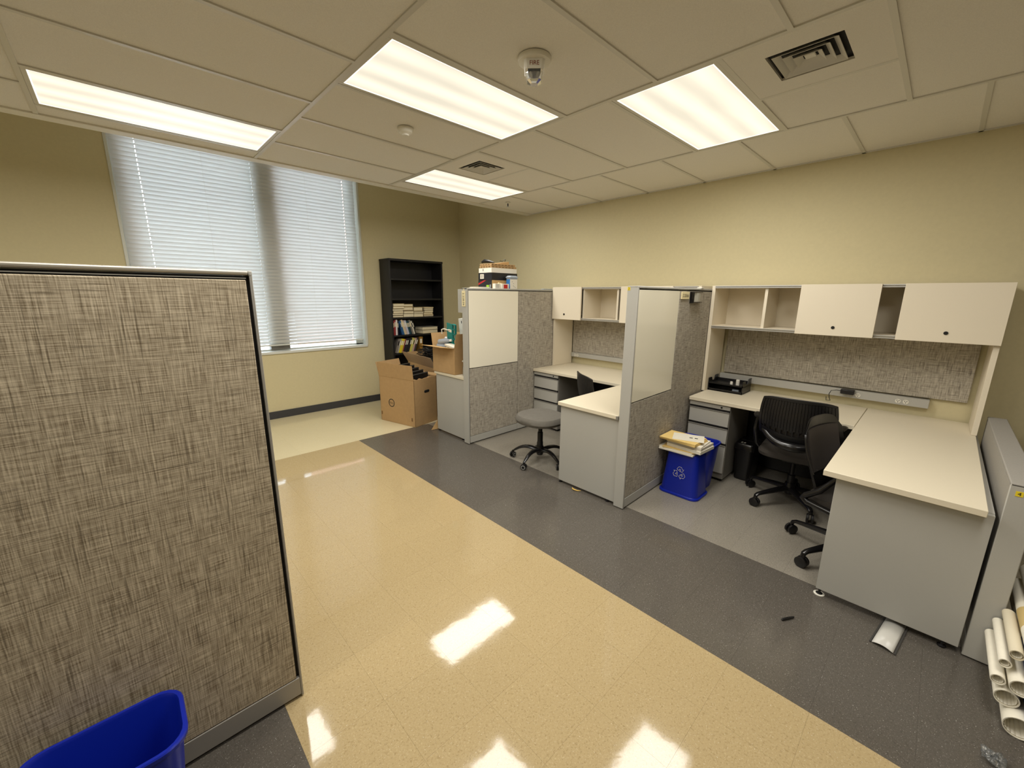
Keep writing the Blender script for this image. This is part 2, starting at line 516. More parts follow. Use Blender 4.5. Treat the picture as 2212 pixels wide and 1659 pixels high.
# ------------------------------------------------------------------ lay-in fluorescent lights
LL = {(-1, 5): 'long lit ceiling light in front of the window blind', (0, 0): 'lit ceiling light between the fire strobe and the small smoke detector',
      (1, -3): 'lit ceiling light beside the larger air vent, nearest the cubicles', (1, 5): 'lit ceiling light farthest away, above the black bookcase and beside the smaller vent',
      (-1, -3): 'ceiling light over the aisle, above the top of the picture', (0, -8): 'ceiling light over the aisle behind the camera',
      (1, -11): 'ceiling light at the back of the room by the cubicle wall', (-3, 5): 'ceiling light over the far bay beyond the near partition', (-3, -3): 'ceiling light over the near bay beside the camera'}
for key, (xa, xb, y0, y1) in light_rects.items():
    cx, cy = (xa + xb) / 2, (y0 + y1) / 2
    t = thing('ceiling_light', LL[key], 'light', (cx, cy, H))
    hx, hy = (xb - xa) / 2 - BW, (y1 - y0) / 2 - BW
    fr = 0.022
    g = G()
    g.box(-hx, hx, -hy, -hy + fr, 0.001, .03).box(-hx, hx, hy - fr, hy, 0.001, .03).box(-hx, -hx + fr, -hy + fr, hy - fr, 0.001, .03).box(hx - fr, hx, -hy + fr, hy - fr, 0.001, .03)
    obj('frame', g, M_grid, t, world=False, bev=0.002)
    ix, iy = hx - fr, hy - fr
    d = obj('diffuser', G().box(-ix + .006, ix - .006, -iy + .006, iy - .006, 0.004, .010), M_diff, t, world=False)
    g = G()
    g.box(-ix, ix, -iy, -iy + .006, 0.002, .010).box(-ix, ix, iy - .006, iy, 0.002, .010).box(-ix, -ix + .006, -iy + .006, iy - .006, 0.002, .010).box(ix - .006, ix, -iy + .006, iy - .006, 0.002, .010)
    obj('diffuser_rim', g, M_diffe, t, world=False)
    la = bpy.data.lights.new('tube_light', 'AREA')
    la.shape = 'RECTANGLE'; la.size = 2 * ix - .06; la.size_y = 2 * iy - .06
    la.energy = LAMP_W; la.color = LAMP_COL; la.spread = math.radians(180)
    lo = bpy.data.objects.new('tube_light', la); C.objects.link(lo); lo.parent = t; lo.location = (0, 0, -0.004)

# ------------------------------------------------------------------ air vents
for n, (xa, xb, y0, y1) in enumerate(vent_rects):
    cx, cy = (xa + xb) / 2, (y0 + y1) / 2
    t = thing('air_vent', ['larger square louvred ceiling vent near the bright light by the cubicle wall', 'smaller-looking square louvred ceiling vent beside the farthest light'][0 if cy < 0 else 1], 'vent', (cx, cy, H))
    hx, hy = (xb - xa) / 2 - BW, (y1 - y0) / 2 - BW
    a = 0.15
    g = G().box(-hx, hx, -hy, -a, 0.001, .014).box(-hx, hx, a, hy, 0.001, .014).box(-hx, -a, -a, a, 0.001, .014).box(a, hx, -a, a, 0.001, .014)
    obj('face_plate', g, M_ceil, t, world=False)
    obj('duct', G().box(-a, a, -a, a, 0.021, .029), M_gap, t, world=False)
    for q, r in enumerate((0.128, 0.092, 0.056)):
        g = G()
        r2 = r - 0.026
        out = [(-r, -r, -0.002), (r, -r, -0.002), (r, r, -0.002), (-r, r, -0.002)]
        inn = [(-r2, -r2, 0.019), (r2, -r2, 0.019), (r2, r2, 0.019), (-r2, r2, 0.019)]
        for i in range(4):
            j = (i + 1) % 4
            g.poly([out[i], out[j], inn[j], inn[i]])
        obj('louvre', g, M_grid, t, world=False, solid=0.002, smooth=False)
    obj('centre_plate', G().quadbox([(-.02, -.02, 0.010), (.02, -.02, 0.010), (.02, .02, 0.010), (-.02, .02, 0.010), (-.022, -.022, .014), (.022, -.022, .014), (.022, .022, .014), (-.022, .022, .014)]), M_grid, t, world=False)

# ------------------------------------------------------------------ detector, strobe, sprinkler
t = thing('smoke_detector', 'small round white smoke detector beyond the middle ceiling light', 'detector', (0.577, 0.90, H))
obj('base', G().lathe([(.052, .004), (.054, -.004), (.053, -.012)], seg=28), M_white, t, world=False)
obj('sensor_cap', G().lathe([(.050, -.012), (.044, -.026), (.024, -.036), (.022, -.044), (.014, -.047)], seg=28), M_white, t, world=False)
t = thing('fire_strobe', 'round white fire alarm strobe with clear lens, on a ceiling tile', 'alarm', (0.590, -0.300, H))
obj('base', G().lathe([(.078, .004), (.080, -.006), (.076, -.016), (.060, -.020)], seg=36), M_white, t, world=False)
rot = Matrix.Rotation(math.radians(8), 3, 'Z')
dirc = Vector((-1.62, -1.55, 0)).normalized()       # the side with the wording faces the aisle
ang = math.atan2(dirc.y, dirc.x) + PI / 2
rz = Matrix.Rotation(ang, 3, 'Z')
g = G()
def sq(h, z, c=0.012):
    P = [(-h + c, -h), (h - c, -h), (h, -h + c), (h, h - c), (h - c, h), (-h + c, h), (-h, h - c), (-h, -h + c)]
    return [rz @ Vector((p[0], p[1], z)) for p in P]
g.loft([sq(.050, -.016), sq(.046, -.056), sq(.044, -.060)])
obj('housing', g, M_white, t, world=False, bev=0.002)
g = G().loft([sq(.042, -.060), sq(.042, -.072), sq(.034, -.098), sq(.018, -.110, .008)])
ln = obj('lens', g, M_clear, t, world=False, smooth=False)
g = G().loft([sq(.028, -.061), sq(.020, -.080), sq(.010, -.094, .004)])
obj('reflector', g, mat('reflector', (190, 188, 196), 0.15, metal=0.9), ln, world=False, smooth=False)
fx = rz @ Vector((1, 0, 0)); fn = rz @ Vector((0, -1, 0))
text('lettering', 'FIRE', mat('red_lettering', (140, 70, 50), .6), t, fn * 0.049 + Vector((0, 0, -.040)), fx, (0, 0, 1), 0.026, world=False)
t = thing('sprinkler', 'tiny fire sprinkler head under the far ceiling corner', 'sprinkler', (2.63, 2.06, H))
obj('escutcheon', G().lathe([(.030, .004), (.032, -.004), (.012, -.010)], seg=20), M_white, t, world=False)
obj('pipe', G().cyl((0, 0, -.005), (0, 0, -.045), .008, 10), M_dark, t, world=False)
obj('deflector', G().lathe([(.018, -.045), (.019, -.048), (.004, -.05)], seg=14), M_alu, t, world=False)

# ------------------------------------------------------------------ window and blind
wi = struct('window_1', G().box(wx0, wx0 + .10, WY + .13, WY + .2, wz0, wz1).box(wx1 - .10, wx1, WY + .13, WY + .2, wz0, wz1).box(wx0, wx1, WY + .13, WY + .2, wz0, wz0 + .02).box(wx0, wx1, WY + .13, WY + .2, wz1 - .05, wz1), M_jamb)
obj('mullion', G().box(.37, .60, WY + .10, WY + .2, wz0 + .02, wz1 - .05), M_greyd, wi)
for a, b in ((wx0 + .10, .37), (.60, wx1 - .10)):
    obj('pane', G().box(a, b, WY + .155, WY + .161, wz0 + .02, wz1 - .05), mat('window_glass', (255, 255, 255), 0.0, trans=1.0), wi)
obj('sill', G().box(wx0 - .01, wx1 + .01, WY - .018, WY + .13, wz0 - .028, wz0 + .004), M_jamb, wi, bev=0.004)
obj('jamb_trim', G().box(wx0 - .022, wx0 + .004, WY - .012, WY + .13, wz0, wz1), M_jamb, wi, bev=0.003)
obj('jamb_trim', G().box(wx1 - .004, wx1 + .022, WY - .012, WY + .13, wz0, wz1), M_jamb, wi, bev=0.003)
YB = WY + .048
bl = thing('window_blind', 'wide white horizontal slat blind closed over the window', 'blind', ((wx0 + wx1) / 2, YB, 0.94))
bx0, bx1 = wx0 + .012, wx1 - .030
pitch = 0.0425
n = int((3.30 - 0.985) / pitch)
sg = G()
a = math.radians(62)
hw = 0.0245
P = []
for s in (-1, -.5, 0, .5, 1):
    bow = 0.0035 * (1 - s * s)
    P.append((-s * hw * math.cos(a) - bow * math.sin(a), s * hw * math.sin(a) - bow * math.cos(a)))
holes_x = (-0.66, 0.352, 1.44)
for i in range(4):
    (ya, za), (yb, zb) = P[i], P[i + 1]
    cuts = [bx0]
    if i in (1, 2):
        for hx0 in holes_x:
            hw0 = .0034
            cuts += [hx0 - hw0, hx0 + hw0]
    cuts.append(bx1)
    for k in range(0, len(cuts), 2):
        sg.poly([(cuts[k], ya, za), (cuts[k + 1], ya, za), (cuts[k + 1], yb, zb), (cuts[k], yb, zb)])
sme = None
for i in range(n):
    z = 1.008 + i * pitch
    if sme is None:
        o = obj('slat', sg, M_slat, bl, world=False); sme = o.data
    else:
        o = bpy.data.objects.new('slat', sme); C.objects.link(o); o.parent = bl
    o.location = (-(wx0 + wx1) / 2, 0, z - 0.94)
obj('bottom_rail', G().box(bx0, bx1, YB - .024, YB + .024, 0.962, 0.980), M_jamb, bl, bev=0.004)
obj('head_rail', G().box(bx0, bx1, YB - .03, YB + .03, 3.30, 3.36), M_white, bl)
for x in (-0.66, -.12, 0.352, .95, 1.44):
    wdt = 0.0012 if x in (-.12, .95) else 0.0018
    obj('ladder_cord', G().box(x - wdt / 2, x + wdt / 2, YB - .0285, YB - .0275, 0.965, 3.30), M_white, bl)
# outside: pavement and a brick building seen only through the blind
single('brick_building', G().box(3.5, 9.0, 9.0, 14.0, -3.0, 7.0).box(3.4, 9.1, 8.9, 9.0, 6.6, 7.1), M_brick, 'red brick building outdoors, a pink tint through the blind', 'building')
struct('ground', G().box(-20, 20, WY + .4, 30, -3.2, -3.0), mat('pavement', (190, 185, 175), .9))

# ------------------------------------------------------------------ cubicle partitions
def partition(label, xs, xe, yf, zt, segs, rail_h=0.09, rail_z=0.012, th=PT, cap=True, cat='partition', post=True, loc=None, fab=M_fabf, tail=None):
    yb = yf + th
    t = thing('cubicle_partition', label, cat, loc or ((xs + xe) / 2, (yf + yb) / 2, 0))
    # inner core: slightly recessed and dark, so the joints read as slits
    obj('core', G().box(xs + .012, xe, yf + .010, yb - .010, rail_z, zt - .018), M_gap, t)
    if post: obj('end_post', G().box(xs - .004, xs + .012, yf, yb, 0.006, zt), M_grey, t, bev=0.002)
    if cap: obj('top_cap', G().box(xs - .004, xe, yf - .001, yb + .001, zt - .016, zt), M_grey, t, bev=0.004)
    last = None
    for (xa, xb, pan) in segs:
        obj('base_rail', G().box(xa, xb - .002, yf, yb, rail_z, rail_h - .004), M_grey, t, bev=0.002)
        for (za, zb, m, nm) in pan:
            o = obj(nm, G().box(xa + .002, xb - .003, yf + .002, yf + .012, za, zb), m, t, bev=0.002)
            obj('fabric_panel', G().box(xa + .002, xb - .003, yb - .012, yb - .002, za, zb), fab, t, bev=0.002)
    return t

# near partition, seen close up
yN = -0.264
t = thing('cubicle_partition', 'tall woven-fabric partition in front of the blind, behind the open blue bin', 'partition', (-1.65, yN + PT / 2, 0))
xR = -0.6927
obj('core', G().box(-2.62, xR - .006, yN + .014, yN + PT - .014, .01, 1.69), M_gap, t)
obj('fabric_panel', G().box(-1.90, xR - .019, yN + .001, yN + .012, .100, 1.677), M_fab, t, bev=0.003)
obj('fabric_panel', G().box(-2.62, -1.904, yN + .001, yN + .012, .100, 1.677), M_fab, t, bev=0.003)
obj('fabric_panel', G().box(-2.62, xR - .019, yN + PT - .012, yN + PT - .001, .100, 1.677), M_fab, t, bev=0.003)
obj('base_rail', G().box(-2.62, xR - .008, yN, yN + PT, .014, .097), M_rail, t, bev=0.003)
obj('top_strip', G().box(-2.62, xR - .018, yN + .003, yN + PT - .003, 1.681, 1.684), M_alu, t)
obj('top_cap', G().box(-2.62, xR - .010, yN, yN + PT, 1.692, 1.706), mat('cap_metal', (176, 170, 158), 0.35, metal=0.3), t, bev=0.005)
obj('end_trim', G().box(xR - .008, xR, yN + .000, yN + PT, .006, 1.700), M_rail, t, bev=0.002)
obj('corner_cap', G().box(xR - .010, xR + .0005, yN - .0005, yN + PT, 1.690, 1.7065), M_grey, t, bev=0.003)

yA, yB, yC = 1.578, -0.361, -2.165
ZP = 1.706
pA = partition('tall partition with a cream board and stacked boxes above it', 1.610, WX, yA, ZP,
    [(1.628, 2.357, [(.090, .853, M_fabf, 'fabric_panel'), (.861, 1.680, M_wbA, 'board')]), (2.359, 3.36, [(.090, 1.680, M_fabf, 'fabric_panel')])])
pB = partition('tall partition with a glossy board, beside the upturned blue bin', 1.615, WX, yB, ZP,
    [(1.632, 2.300, [(.090, .853, M_fabf, 'fabric_panel'), (.861, 1.680, M_wbB, 'board')]), (2.303, 3.36, [(.090, 1.680, M_fabf, 'fabric_panel')])])
def turn(o, piv, a):
    v = Vector((o.location.x - piv[0], o.location.y - piv[1], 0)); v.rotate(Matrix.Rotation(a, 3, 'Z'))
    o.location.x, o.location.y = piv[0] + v.x, piv[1] + v.y; o.rotation_euler.z += a
TURN = ((1.615, yB), math.radians(1.0))
yCb = yC - PT
pC = thing('cubicle_partition', 'low desk-height partition with a grey top, beside the rolled posters', 'partition', (2.3, yC - PT / 2, 0))
obj('core', G().box(1.62, 3.04, yCb + .01, yC - .01, .012, .862), M_gap, pC)
obj('end_post', G().box(1.606, 1.622, yCb, yC, 0.006, .872), M_grey, pC, bev=0.003)
obj('top_cap', G().box(1.606, 3.04, yCb, yC, .862, .876), M_fabg, pC, bev=0.004)
for xa, xb in ((1.624, 1.99), (1.993, 3.04)):
    obj('fabric_panel', G().box(xa, xb, yC - .012, yC - .001, .09, .859), M_fabg, pC, bev=0.002)
    obj('fabric_panel', G().box(xa, xb, yCb + .001, yCb + .012, .09, .859), M_fabg, pC, bev=0.002)
    obj('base_rail', G().box(xa, xb, yCb, yC, .012, .087), M_grey, pC, bev=0.002)

# stickers and number signs
s = obj('number_sticker', G().box(1.6045, 1.606, -2.206, -2.184, .823, .845), M_yel, pC)
text('lettering', '4', M_ink, s, (1.6045, -2.195, .834), (0, -1, 0), (0, 0, 1), 0.022)
s = obj('number_sticker', G().box(1.6095, 1.611, -0.298, -0.278, 1.676, 1.698), M_yel, pB)
text('lettering', '3', M_ink, s, (1.6095, -0.288, 1.687), (0, -1, 0), (0, 0, 1), 0.022)
s = obj('number_sticker', G().box(1.6045, 1.606, 1.622, 1.642, 1.680, 1.698), M_cream, pA)
text('lettering', '2', M_ink, s, (1.6045, 1.632, 1.689), (0, -1, 0), (0, 0, 1), 0.02)
s = single('room_number_sign', G().box(1.601, 1.606, 1.604, 1.660, 1.516, 1.676), M_cream, 'cream upright number sign on the end of the farther tall partition', 'sign', bev=0.001)
text('lettering', '2.228.04', M_ink, s, (1.601, 1.632, 1.592), (0, 0, -1), (0, -1, 0), 0.038)
s = single('room_number_sign', G().box(2.322, 2.472, yB - .006, yB + .002, 1.615, 1.674), M_cream, 'cream number plate beside the glossy board', 'sign', bev=0.001)
text('lettering', '2.228.06', M_ink, s, (2.397, yB - .006, 1.642), (1, 0, 0), (0, 0, 1), 0.034)
t = thing('name_holder', 'curved grey name-plate holder beside the cream number plate', 'sign', (2.62, yB, 1.60))
g = G()
for zz in (1.585, 1.668):
    g.box(2.505, 2.70, yB - .030, yB + .002, zz, zz + .006)
g.box(2.500, 2.508, yB - .034, yB + .002, 1.583, 1.676)
obj('bracket', g, M_blackg, t, bev=0.001)
prof = [(2.512 + .19 * k / 10, yB - .012 - .020 * math.sin(PI * k / 10)) for k in range(11)]
g = G().loft([[(x, y, 1.592) for x, y in prof] + [(x, yB - .004, 1.592) for x, y in reversed(prof)], [(x, y, 1.667) for x, y in prof] + [(x, yB - .004, 1.667) for x, y in reversed(prof)]])
obj('name_insert', g, mat('insert_grey', (186, 184, 172), .4), t)

for o_ in (pB, s, t): turn(o_, *TURN)
# ------------------------------------------------------------------ desks
ZD = 0.7455
def worktop(t, pts, name='worktop', th=0.031):
    g = G().prism([(x, y, ZD - th) for x, y in pts], (0, 0, th))
    return obj(name, g, M_lam, t, bev=0.0025)
def foot(t, x, y, white=False):
    g = G().lathe([(.016, .002), (.016, .008), (.006, .012), (.006, .04)], (x, y, 0), 14)
    o = obj('levelling_foot', g, M_black, t)
    if white: obj('floor_pad', G().lathe([(.026, .0005), (.026, .004), (.02, .005)], (x, y, 0), 18), M_white, o)
def grey_panel(t, x, y0, y1, zt, z0=.03, name='end_panel'):
    obj(name, G().box(x, x + .026, y0, y1, z0, zt), M_grey, t, bev=0.002)
def pedestal(label, xf, y0, y1, zt=.706, front=1):
    """three-drawer unit, fronts facing -x"""
    t = thing('drawer_pedestal', label, 'cabinet', (xf + .25, (y0 + y1) / 2, 0))
    obj('body', G().box(xf + .018, xf + .55, y0, y1, .03, zt), M_greyd, t, bev=0.002)
    obj('lock_rail', G().box(xf, xf + .02, y0, y1, zt - .034, zt), M_grey, t, bev=0.002)
    obj('lock', G().cyl((xf - .003, y0 + .07, zt - .017), (xf + .003, y0 + .07, zt - .017), .008, 14), M_black, t)
    z = zt - .038
    for h in (.148, .148, .275):
        d = obj('drawer_front', G().box(xf - .002, xf + .018, y0 + .003, y1 - .003, z - h, z - .022), M_grey, t, bev=0.004)
        obj('drawer_pull', G().box(xf - .006, xf + .012, y0 + .003, y1 - .003, z - .020, z - .014), M_greyd, d, bev=0.001)
        obj('pull_recess', G().box(xf + .006, xf + .0175, y0 + .003, y1 - .003, z - .013, z - .001), M_gap, d)
        z -= h + .004
    for yy in (y0 + .04, y1 - .04):
        for xx in (xf + .06, xf + .48): obj('levelling_foot', G().cyl((xx, yy, .001), (xx, yy, .032), .018, 12), M_black, t)
    return t

# bay C (near)
dC = thing('corner_desk', 'L-shaped cream desk in the nearest bay, with a grey end panel', 'desk', (2.4, -1.7, 0))
worktop(dC, [(2.652, yB - .004), (2.652, -1.543), (3.355, -1.543), (3.355, yB - .004)])
worktop(dC, [(1.557, -1.546), (1.548, -2.122), (3.355, -2.136), (3.355, -1.546)], name='return_worktop')
grey_panel(dC, 1.600, -2.150, -1.600, ZD - .033, .035)
obj('modesty_panel', G().box(1.63, 3.30, -2.150, -2.130, .20, ZD - .033), M_grey, dC)
foot(dC, 1.613, -1.618, True); foot(dC, 1.613, -2.10)
pedestal('grey three-drawer pedestal behind the blue bins', 2.67, -.716, yB - .008)
obj('back_support', G().box(3.30, 3.32, -2.12, yB - .01, .03, ZD - .034), M_black, dC)  # black colour paints in the deep shade of the kneehole

# bay B (middle)
dB = thing('corner_desk', 'L-shaped cream desk in the middle bay, behind the grey stool', 'desk', (2.4, .2, 0))
worktop(dB, [(2.62, yA - .004), (3.355, yA - .004), (3.355, yB + PT + .034), (2.612, yB + PT + .021), (2.612, .322), (2.62, .322)])
worktop(dB, [(1.604, .320), (2.610, .320), (2.610, yB + PT + .021), (1.618, yB + PT + .004), (1.604, -.262)], name='return_worktop')
grey_panel(dB, 1.628, yB + PT + .004, .303, ZD - .033, .022)
obj('end_cap', G().box(1.600, 1.620, -.274, -.256, ZD - .031, ZD - .004), M_greyd, dB)
foot(dB, 1.641, .29); foot(dB, 1.641, -.2)
pedestal('grey three-drawer pedestal behind the stool seat', 2.64, 1.185, yA - .008)
obj('back_support', G().box(3.30, 3.32, -.26, yA - .01, .03, ZD - .034), M_black, dB)  # kneehole shade put into the panel colour here too

# bay A (far), only its near return shows
dA = thing('corner_desk', 'cream desk with a grey end panel carrying the open carton', 'desk', (2.2, 1.95, 0))
worktop(dA, [(1.628, yA + PT + .004), (1.622, 2.262), (3.355, 2.262), (3.355, yA + PT + .004)], name='return_worktop')
grey_panel(dA, 1.640, yA + PT + .004, 2.248, ZD - .033, .018)
foot(dA, 1.655, 2.22); foot(dA, 1.655, 1.75)
obj('modesty_panel', G().box(1.67, 3.3, yA + PT + .03, yA + PT + .05, .2, ZD - .033), M_grey, dA)

# ------------------------------------------------------------------ overhead cabinets (hutches)
def hutch(label, y0, y1, divs, doors, x=2.978, xb=3.345, z0=1.352, z1=1.736, low=1.0):
    """y0 < y1; runs along the wall, side panels standing on the desk"""
    t = thing('overhead_cabinet', label, 'cabinet', ((x + xb) / 2, (y0 + y1) / 2, ZD))
    for ya, yb in ((y0, y0 + .028), (y1 - .028, y1)):
        obj('side_panel', G().box(x, xb, ya, yb, ZD + .001, z1), M_door, t, bev=0.0015)
    obj('top_board', G().box(x + .004, xb, y0 + .028, y1 - .028, z1 - .022, z1 - .001), M_door, t)
    obj('bottom_board', G().box(x + .004, xb, y0 + .028, y1 - .028, z0, z0 + .022), M_door, t)
    obj('back_board', G().box(xb - .012, xb, y0 + .028, y1 - .028, z0 + .022, z1 - .022), M_door, t)
    for yd in divs:
        obj('divider', G().box(x + .012, xb - .012, yd - .011, yd + .011, z0 + .022, z1 - .022), M_door, t)
    for zz in (z0 - .001, z0 + .014, z1 - .023, z1 - .010):
        obj('door_track', G().box(x - .010, x + .004, y0 + .028, y1 - .028, zz, zz + .007), M_alu, t)
    for ya, yb, lk in doors:
        d = obj('sliding_door', G().box(x - .032, x - .012, ya, yb, z0 - .004, z1 + .001), M_door, t, bev=0.0015)
        obj('lock', G().cyl((x - .036, lk, 1.411), (x - .030, lk, 1.411), .0115, 18), M_black, d)
    return t
hutch('long cream overhead cabinet in the nearest bay, above the letter tray', -2.136, -.341, (-.785, -1.235, -1.650), ((-1.521, -1.036, -1.280), (-2.136, -1.642, -1.885)))
hutch('cream overhead cabinet in the middle bay, above the chair back', yB + PT + .034, yA - .008, (1.120, .66, .20), ((1.13, yA - .010, 1.375), (.02, .600, .38)))
# tackboards and raceways
for nm, y0, y1, zt, rz_, race in (('C', -2.112, yB - .004, 1.350, (.815, .862), (-1.888, -.375)), ('B', yB + PT + .034, yA - .008, 1.350, (.835, .872), (-.205, 1.535))):
    t = thing('tackboard', 'woven tackboard panel under the %s' % ('long cabinet with two doors' if nm == 'C' else 'middle-bay cabinet'), 'board', (WX - .02, (y0 + y1) / 2, .9))
    ys0, ys1 = (y0 + .034, y1 - .034)
    obj('fabric_face', G().box(WX - .034, WX - .018, ys0, ys1, .892, zt), M_fabf, t, bev=0.003)
    obj('backing', G().box(WX - .018, WX - .002, ys0, ys1, .90, zt), M_gap, t)
    r = thing('power_raceway', 'grey power strip channel below the %s tackboard' % ('outlet-side' if nm == 'C' else 'middle-bay'), 'power strip', (WX - .03, sum(race) / 2, rz_[0]))
    if nm == 'C': r['label'] = 'grey power raceway with outlets and a plugged black adapter'
    obj('channel', G().box(WX - .060, WX - .002, race[0], race[1], rz_[0], rz_[1] + .02), M_grey, r, bev=0.003)
    outs = (-1.47, -1.715, -1.76) if nm == 'C' else (1.47, 1.43)
    for yo in outs:
        zc = (rz_[0] + rz_[1]) / 2 + .006
        o = obj('outlet', G().cyl((WX - .0625, yo, zc), (WX - .059, yo, zc), .017, 20), M_white, r)
        for dy, dz in ((.006, .005), (-.006, .005), (0, -.007)):
            obj('slot', G().box(WX - .0636, WX - .062, yo + dy - .002, yo + dy + .002, zc + dz - .0035, zc + dz + .0035), M_ink, o)
t = thing('power_adapter', 'black power adapter plugged into the raceway, cord hanging', 'adapter', (3.30, -1.40, .86))
obj('body', G().box(WX - .115, WX - .062, -1.448, -1.358, .848, .888), M_black, t, bev=0.006)
obj('cord', G().tube([(3.30, -1.358, .868), (3.29, -1.33, .872), (3.285, -1.295, .862), (3.285, -1.285, .83), (3.285, -1.29, .80), (3.29, -1.30, .775), (3.30, -1.27, .77), (3.31, -1.265, .80)], .003, 6), M_black, t)

# ------------------------------------------------------------------ letter tray with odds and ends
t = thing('letter_tray', 'black two-tier plastic letter tray on the desk', 'tray', (3.17, -.52, ZD))
xa, xb, ya, yb = 3.05, 3.29, -.680, -.372
for zz in (.006, .066):
    g = G().box(xa, xb, ya, yb, ZD + zz, ZD + zz + .004)
    g.box(xb - .004, xb, ya, yb, ZD + zz, ZD + zz + .03).box(xa, xa + .004, ya, yb, ZD + zz, ZD + zz + .018)
    obj('shelf', g, M_black, t)
for yy in (ya, yb - .006):
    g = G().prism([(xa, yy, ZD), (xb, yy, ZD), (xb, yy, ZD + .13), (xb - .08, yy, ZD + .13), (xb - .10, yy, ZD + .085), (xa + .09, yy, ZD + .085), (xa + .07, yy, ZD + .12), (xa, yy, ZD + .12)], (0, .006, 0))
    obj('side', g, M_black, t)
for k, (x, y, r, h) in enumerate(((3.13, -.61, .016, .05), (3.10, -.565, .012, .03))):
    single('marker_pot', G().lathe([(r, 0), (r, h), (r * .8, h + .004)], (x, y, ZD + .0705), 16), M_white, ['white bottle cap standing in the letter tray', 'smaller white cap lying in the letter tray'][k], 'bottle')
single('glue_bottle', G().cyl((3.09, -.64, ZD + .024), (3.09, -.585, ZD + .024), .013, 14), M_frost, 'pale small bottle on the lower tier of the letter tray', 'bottle')

# ------------------------------------------------------------------ bins
def bin_mesh(w, d, h, w0, d0, wall=.003, lip=.011, r=.055):
    g = G()
    def ring(wi, di, z, rr): return rrect(-wi / 2, wi / 2, -di / 2, di / 2, rr, z)
    rings = [ring(w0, d0, 0, r * .8), ring(w - .012, d - .012, h - .02, r), ring(w - .008, d - .008, h - .018, r), ring(w + lip, d + lip, h - .016, r + .006), ring(w + lip + .002, d + lip + .002, h - .004, r + .006), ring(w + lip - .004, d + lip - .004, h, r + .004), ring(w - .01, d - .01, h, r), ring(w - .018, d - .018, h - .01, r), ring(w0 - .008, d0 - .008, .006, r * .8)]
    g.loft(rings)
    return g
def recycle(parent, org, xd, zd, nd, R0):
    """three chasing arrows drawn as outlines"""
    xd, zd, nd = Vector(xd), Vector(zd), Vector(nd)
    org = Vector(org)
    base = [(-0.42, 0.52), (-0.18, 0.95), (0.22, 0.95), (0.44, 0.58), (0.62, 0.68), (0.42, 0.22), (-0.02, 0.30), (0.16, 0.42), (0.02, 0.66), (-0.12, 0.36)]
    mid = [(-0.42, 0.52), (-0.12, 0.36)]
    for k in range(3):
        a = -2 * PI * k / 3
        g = G()
        P = []
        for (x, y) in base:
            x2, y2 = x * math.cos(a) - y * math.sin(a), x * math.sin(a) + y * math.cos(a)
            P.append(org + xd * x2 * R0 + zd * y2 * R0 + nd * 0.0015)
        for i in range(len(P)):
            g.tube([P[i], P[(i + 1) % len(P)]], .0013, 5)
        obj('recycling_arrow', g, M_white, parent, world=False)
# the upturned bin
t = thing('recycling_bin', 'blue recycling bin standing upside down under the paper stack', 'bin', (2.275, -.545, 0))
g = bin_mesh(.265, .325, .372, .195, .250)
g.v = [(x, -y, .372 - z) for x, y, z in g.v]
o = obj('body', g, M_blue, t, world=False)
sl = math.atan2((.265 - .195) / 2, .372)
zz = .20
recycle(o, (-(.195 / 2 + (.265 - .195) / 2 * (1 - zz / .372)) + .002, .0, zz), (0, -1, 0), (math.sin(sl), 0, math.cos(sl)), (-math.cos(sl), 0, math.sin(sl)), .055)
# upright bin behind
t = thing('recycling_bin', 'blue bin standing upright between the paper stack and the shredder', 'bin', (2.515, -.535, 0))
t.scale = (1, 1, 1)
obj('body', bin_mesh(.235, .325, .405, .165, .25), M_blue, t, world=False)
# near bin
t = thing('recycling_bin', 'open empty blue bin in front of the near fabric partition', 'bin', (-1.232, -.430, 0))
obj('body', bin_mesh(.350, .235, .385, .27, .165, r=.06), M_blue, t, world=False)

# paper pile on the upturned bin
def sheaf(name, cx, cy, z, lx, ly, h, rz, m, label, group=None, wob=0.0):
    g = G().box(-lx / 2, lx / 2, -ly / 2, ly / 2, 0, h)
    o = obj(name, g, m, None, world=False, bev=0.0006)
    o.location = (cx, cy, z); o.rotation_euler = (0, 0, rz)
    return tag(o, label, 'paper', group)
zc = .3735
lay = [('magazine', 2.255, -.500, .225, .285, .012, .02, M_paper, 'white stapled booklet at the bottom of the paper pile'),
       ('booklet', 2.262, -.495, .220, .280, .010, -.03, M_paper, 'second booklet up in the paper pile'),
       ('envelope', 2.268, -.505, .222, .262, .006, .10, M_manila, 'manila folder edge low in the paper pile'),
       ('document_bundle', 2.290, -.560, .232, .290, .026, -.08, M_paper, 'thick white bundle in the middle of the paper pile'),
       ('document_bundle', 2.296, -.556, .228, .285, .022, -.05, mat('paper_grey', (205, 198, 184), .8), 'greyish bundle above the thick white bundle'),
       ('magazine', 2.285, -.545, .225, .280, .010, .06, M_paper, 'thin booklet below the manila folders'),
       ('file_folder', 2.262, -.512, .232, .300, .008, -.06, M_manila, 'lower manila folder near the top of the pile'),
       ('file_folder', 2.258, -.510, .232, .300, .008, -.02, M_manila, 'middle manila folder near the top of the pile'),
       ('file_folder', 2.254, -.507, .230, .298, .008, .01, M_manila, 'topmost manila folder of the paper pile'),
       ('printed_sheet', 2.275, -.545, .180, .240, .0012, .35, M_paper, 'loose printed sheet lying on top of the manila folders')]
for nm, cx, cy, lx, ly, h, rz_, m, lb in lay:
    o = sheaf(nm, cx, cy, zc, lx, ly, h - .0004, rz_, m, lb, 'papers stacked on the upturned bin')
    zc += h
for y_ in (-.02, -.06):
    obj('print_mark', G().box(-.01, .008, y_ - .012, y_ + .012, .0012, .0016), M_ink, o, world=False)

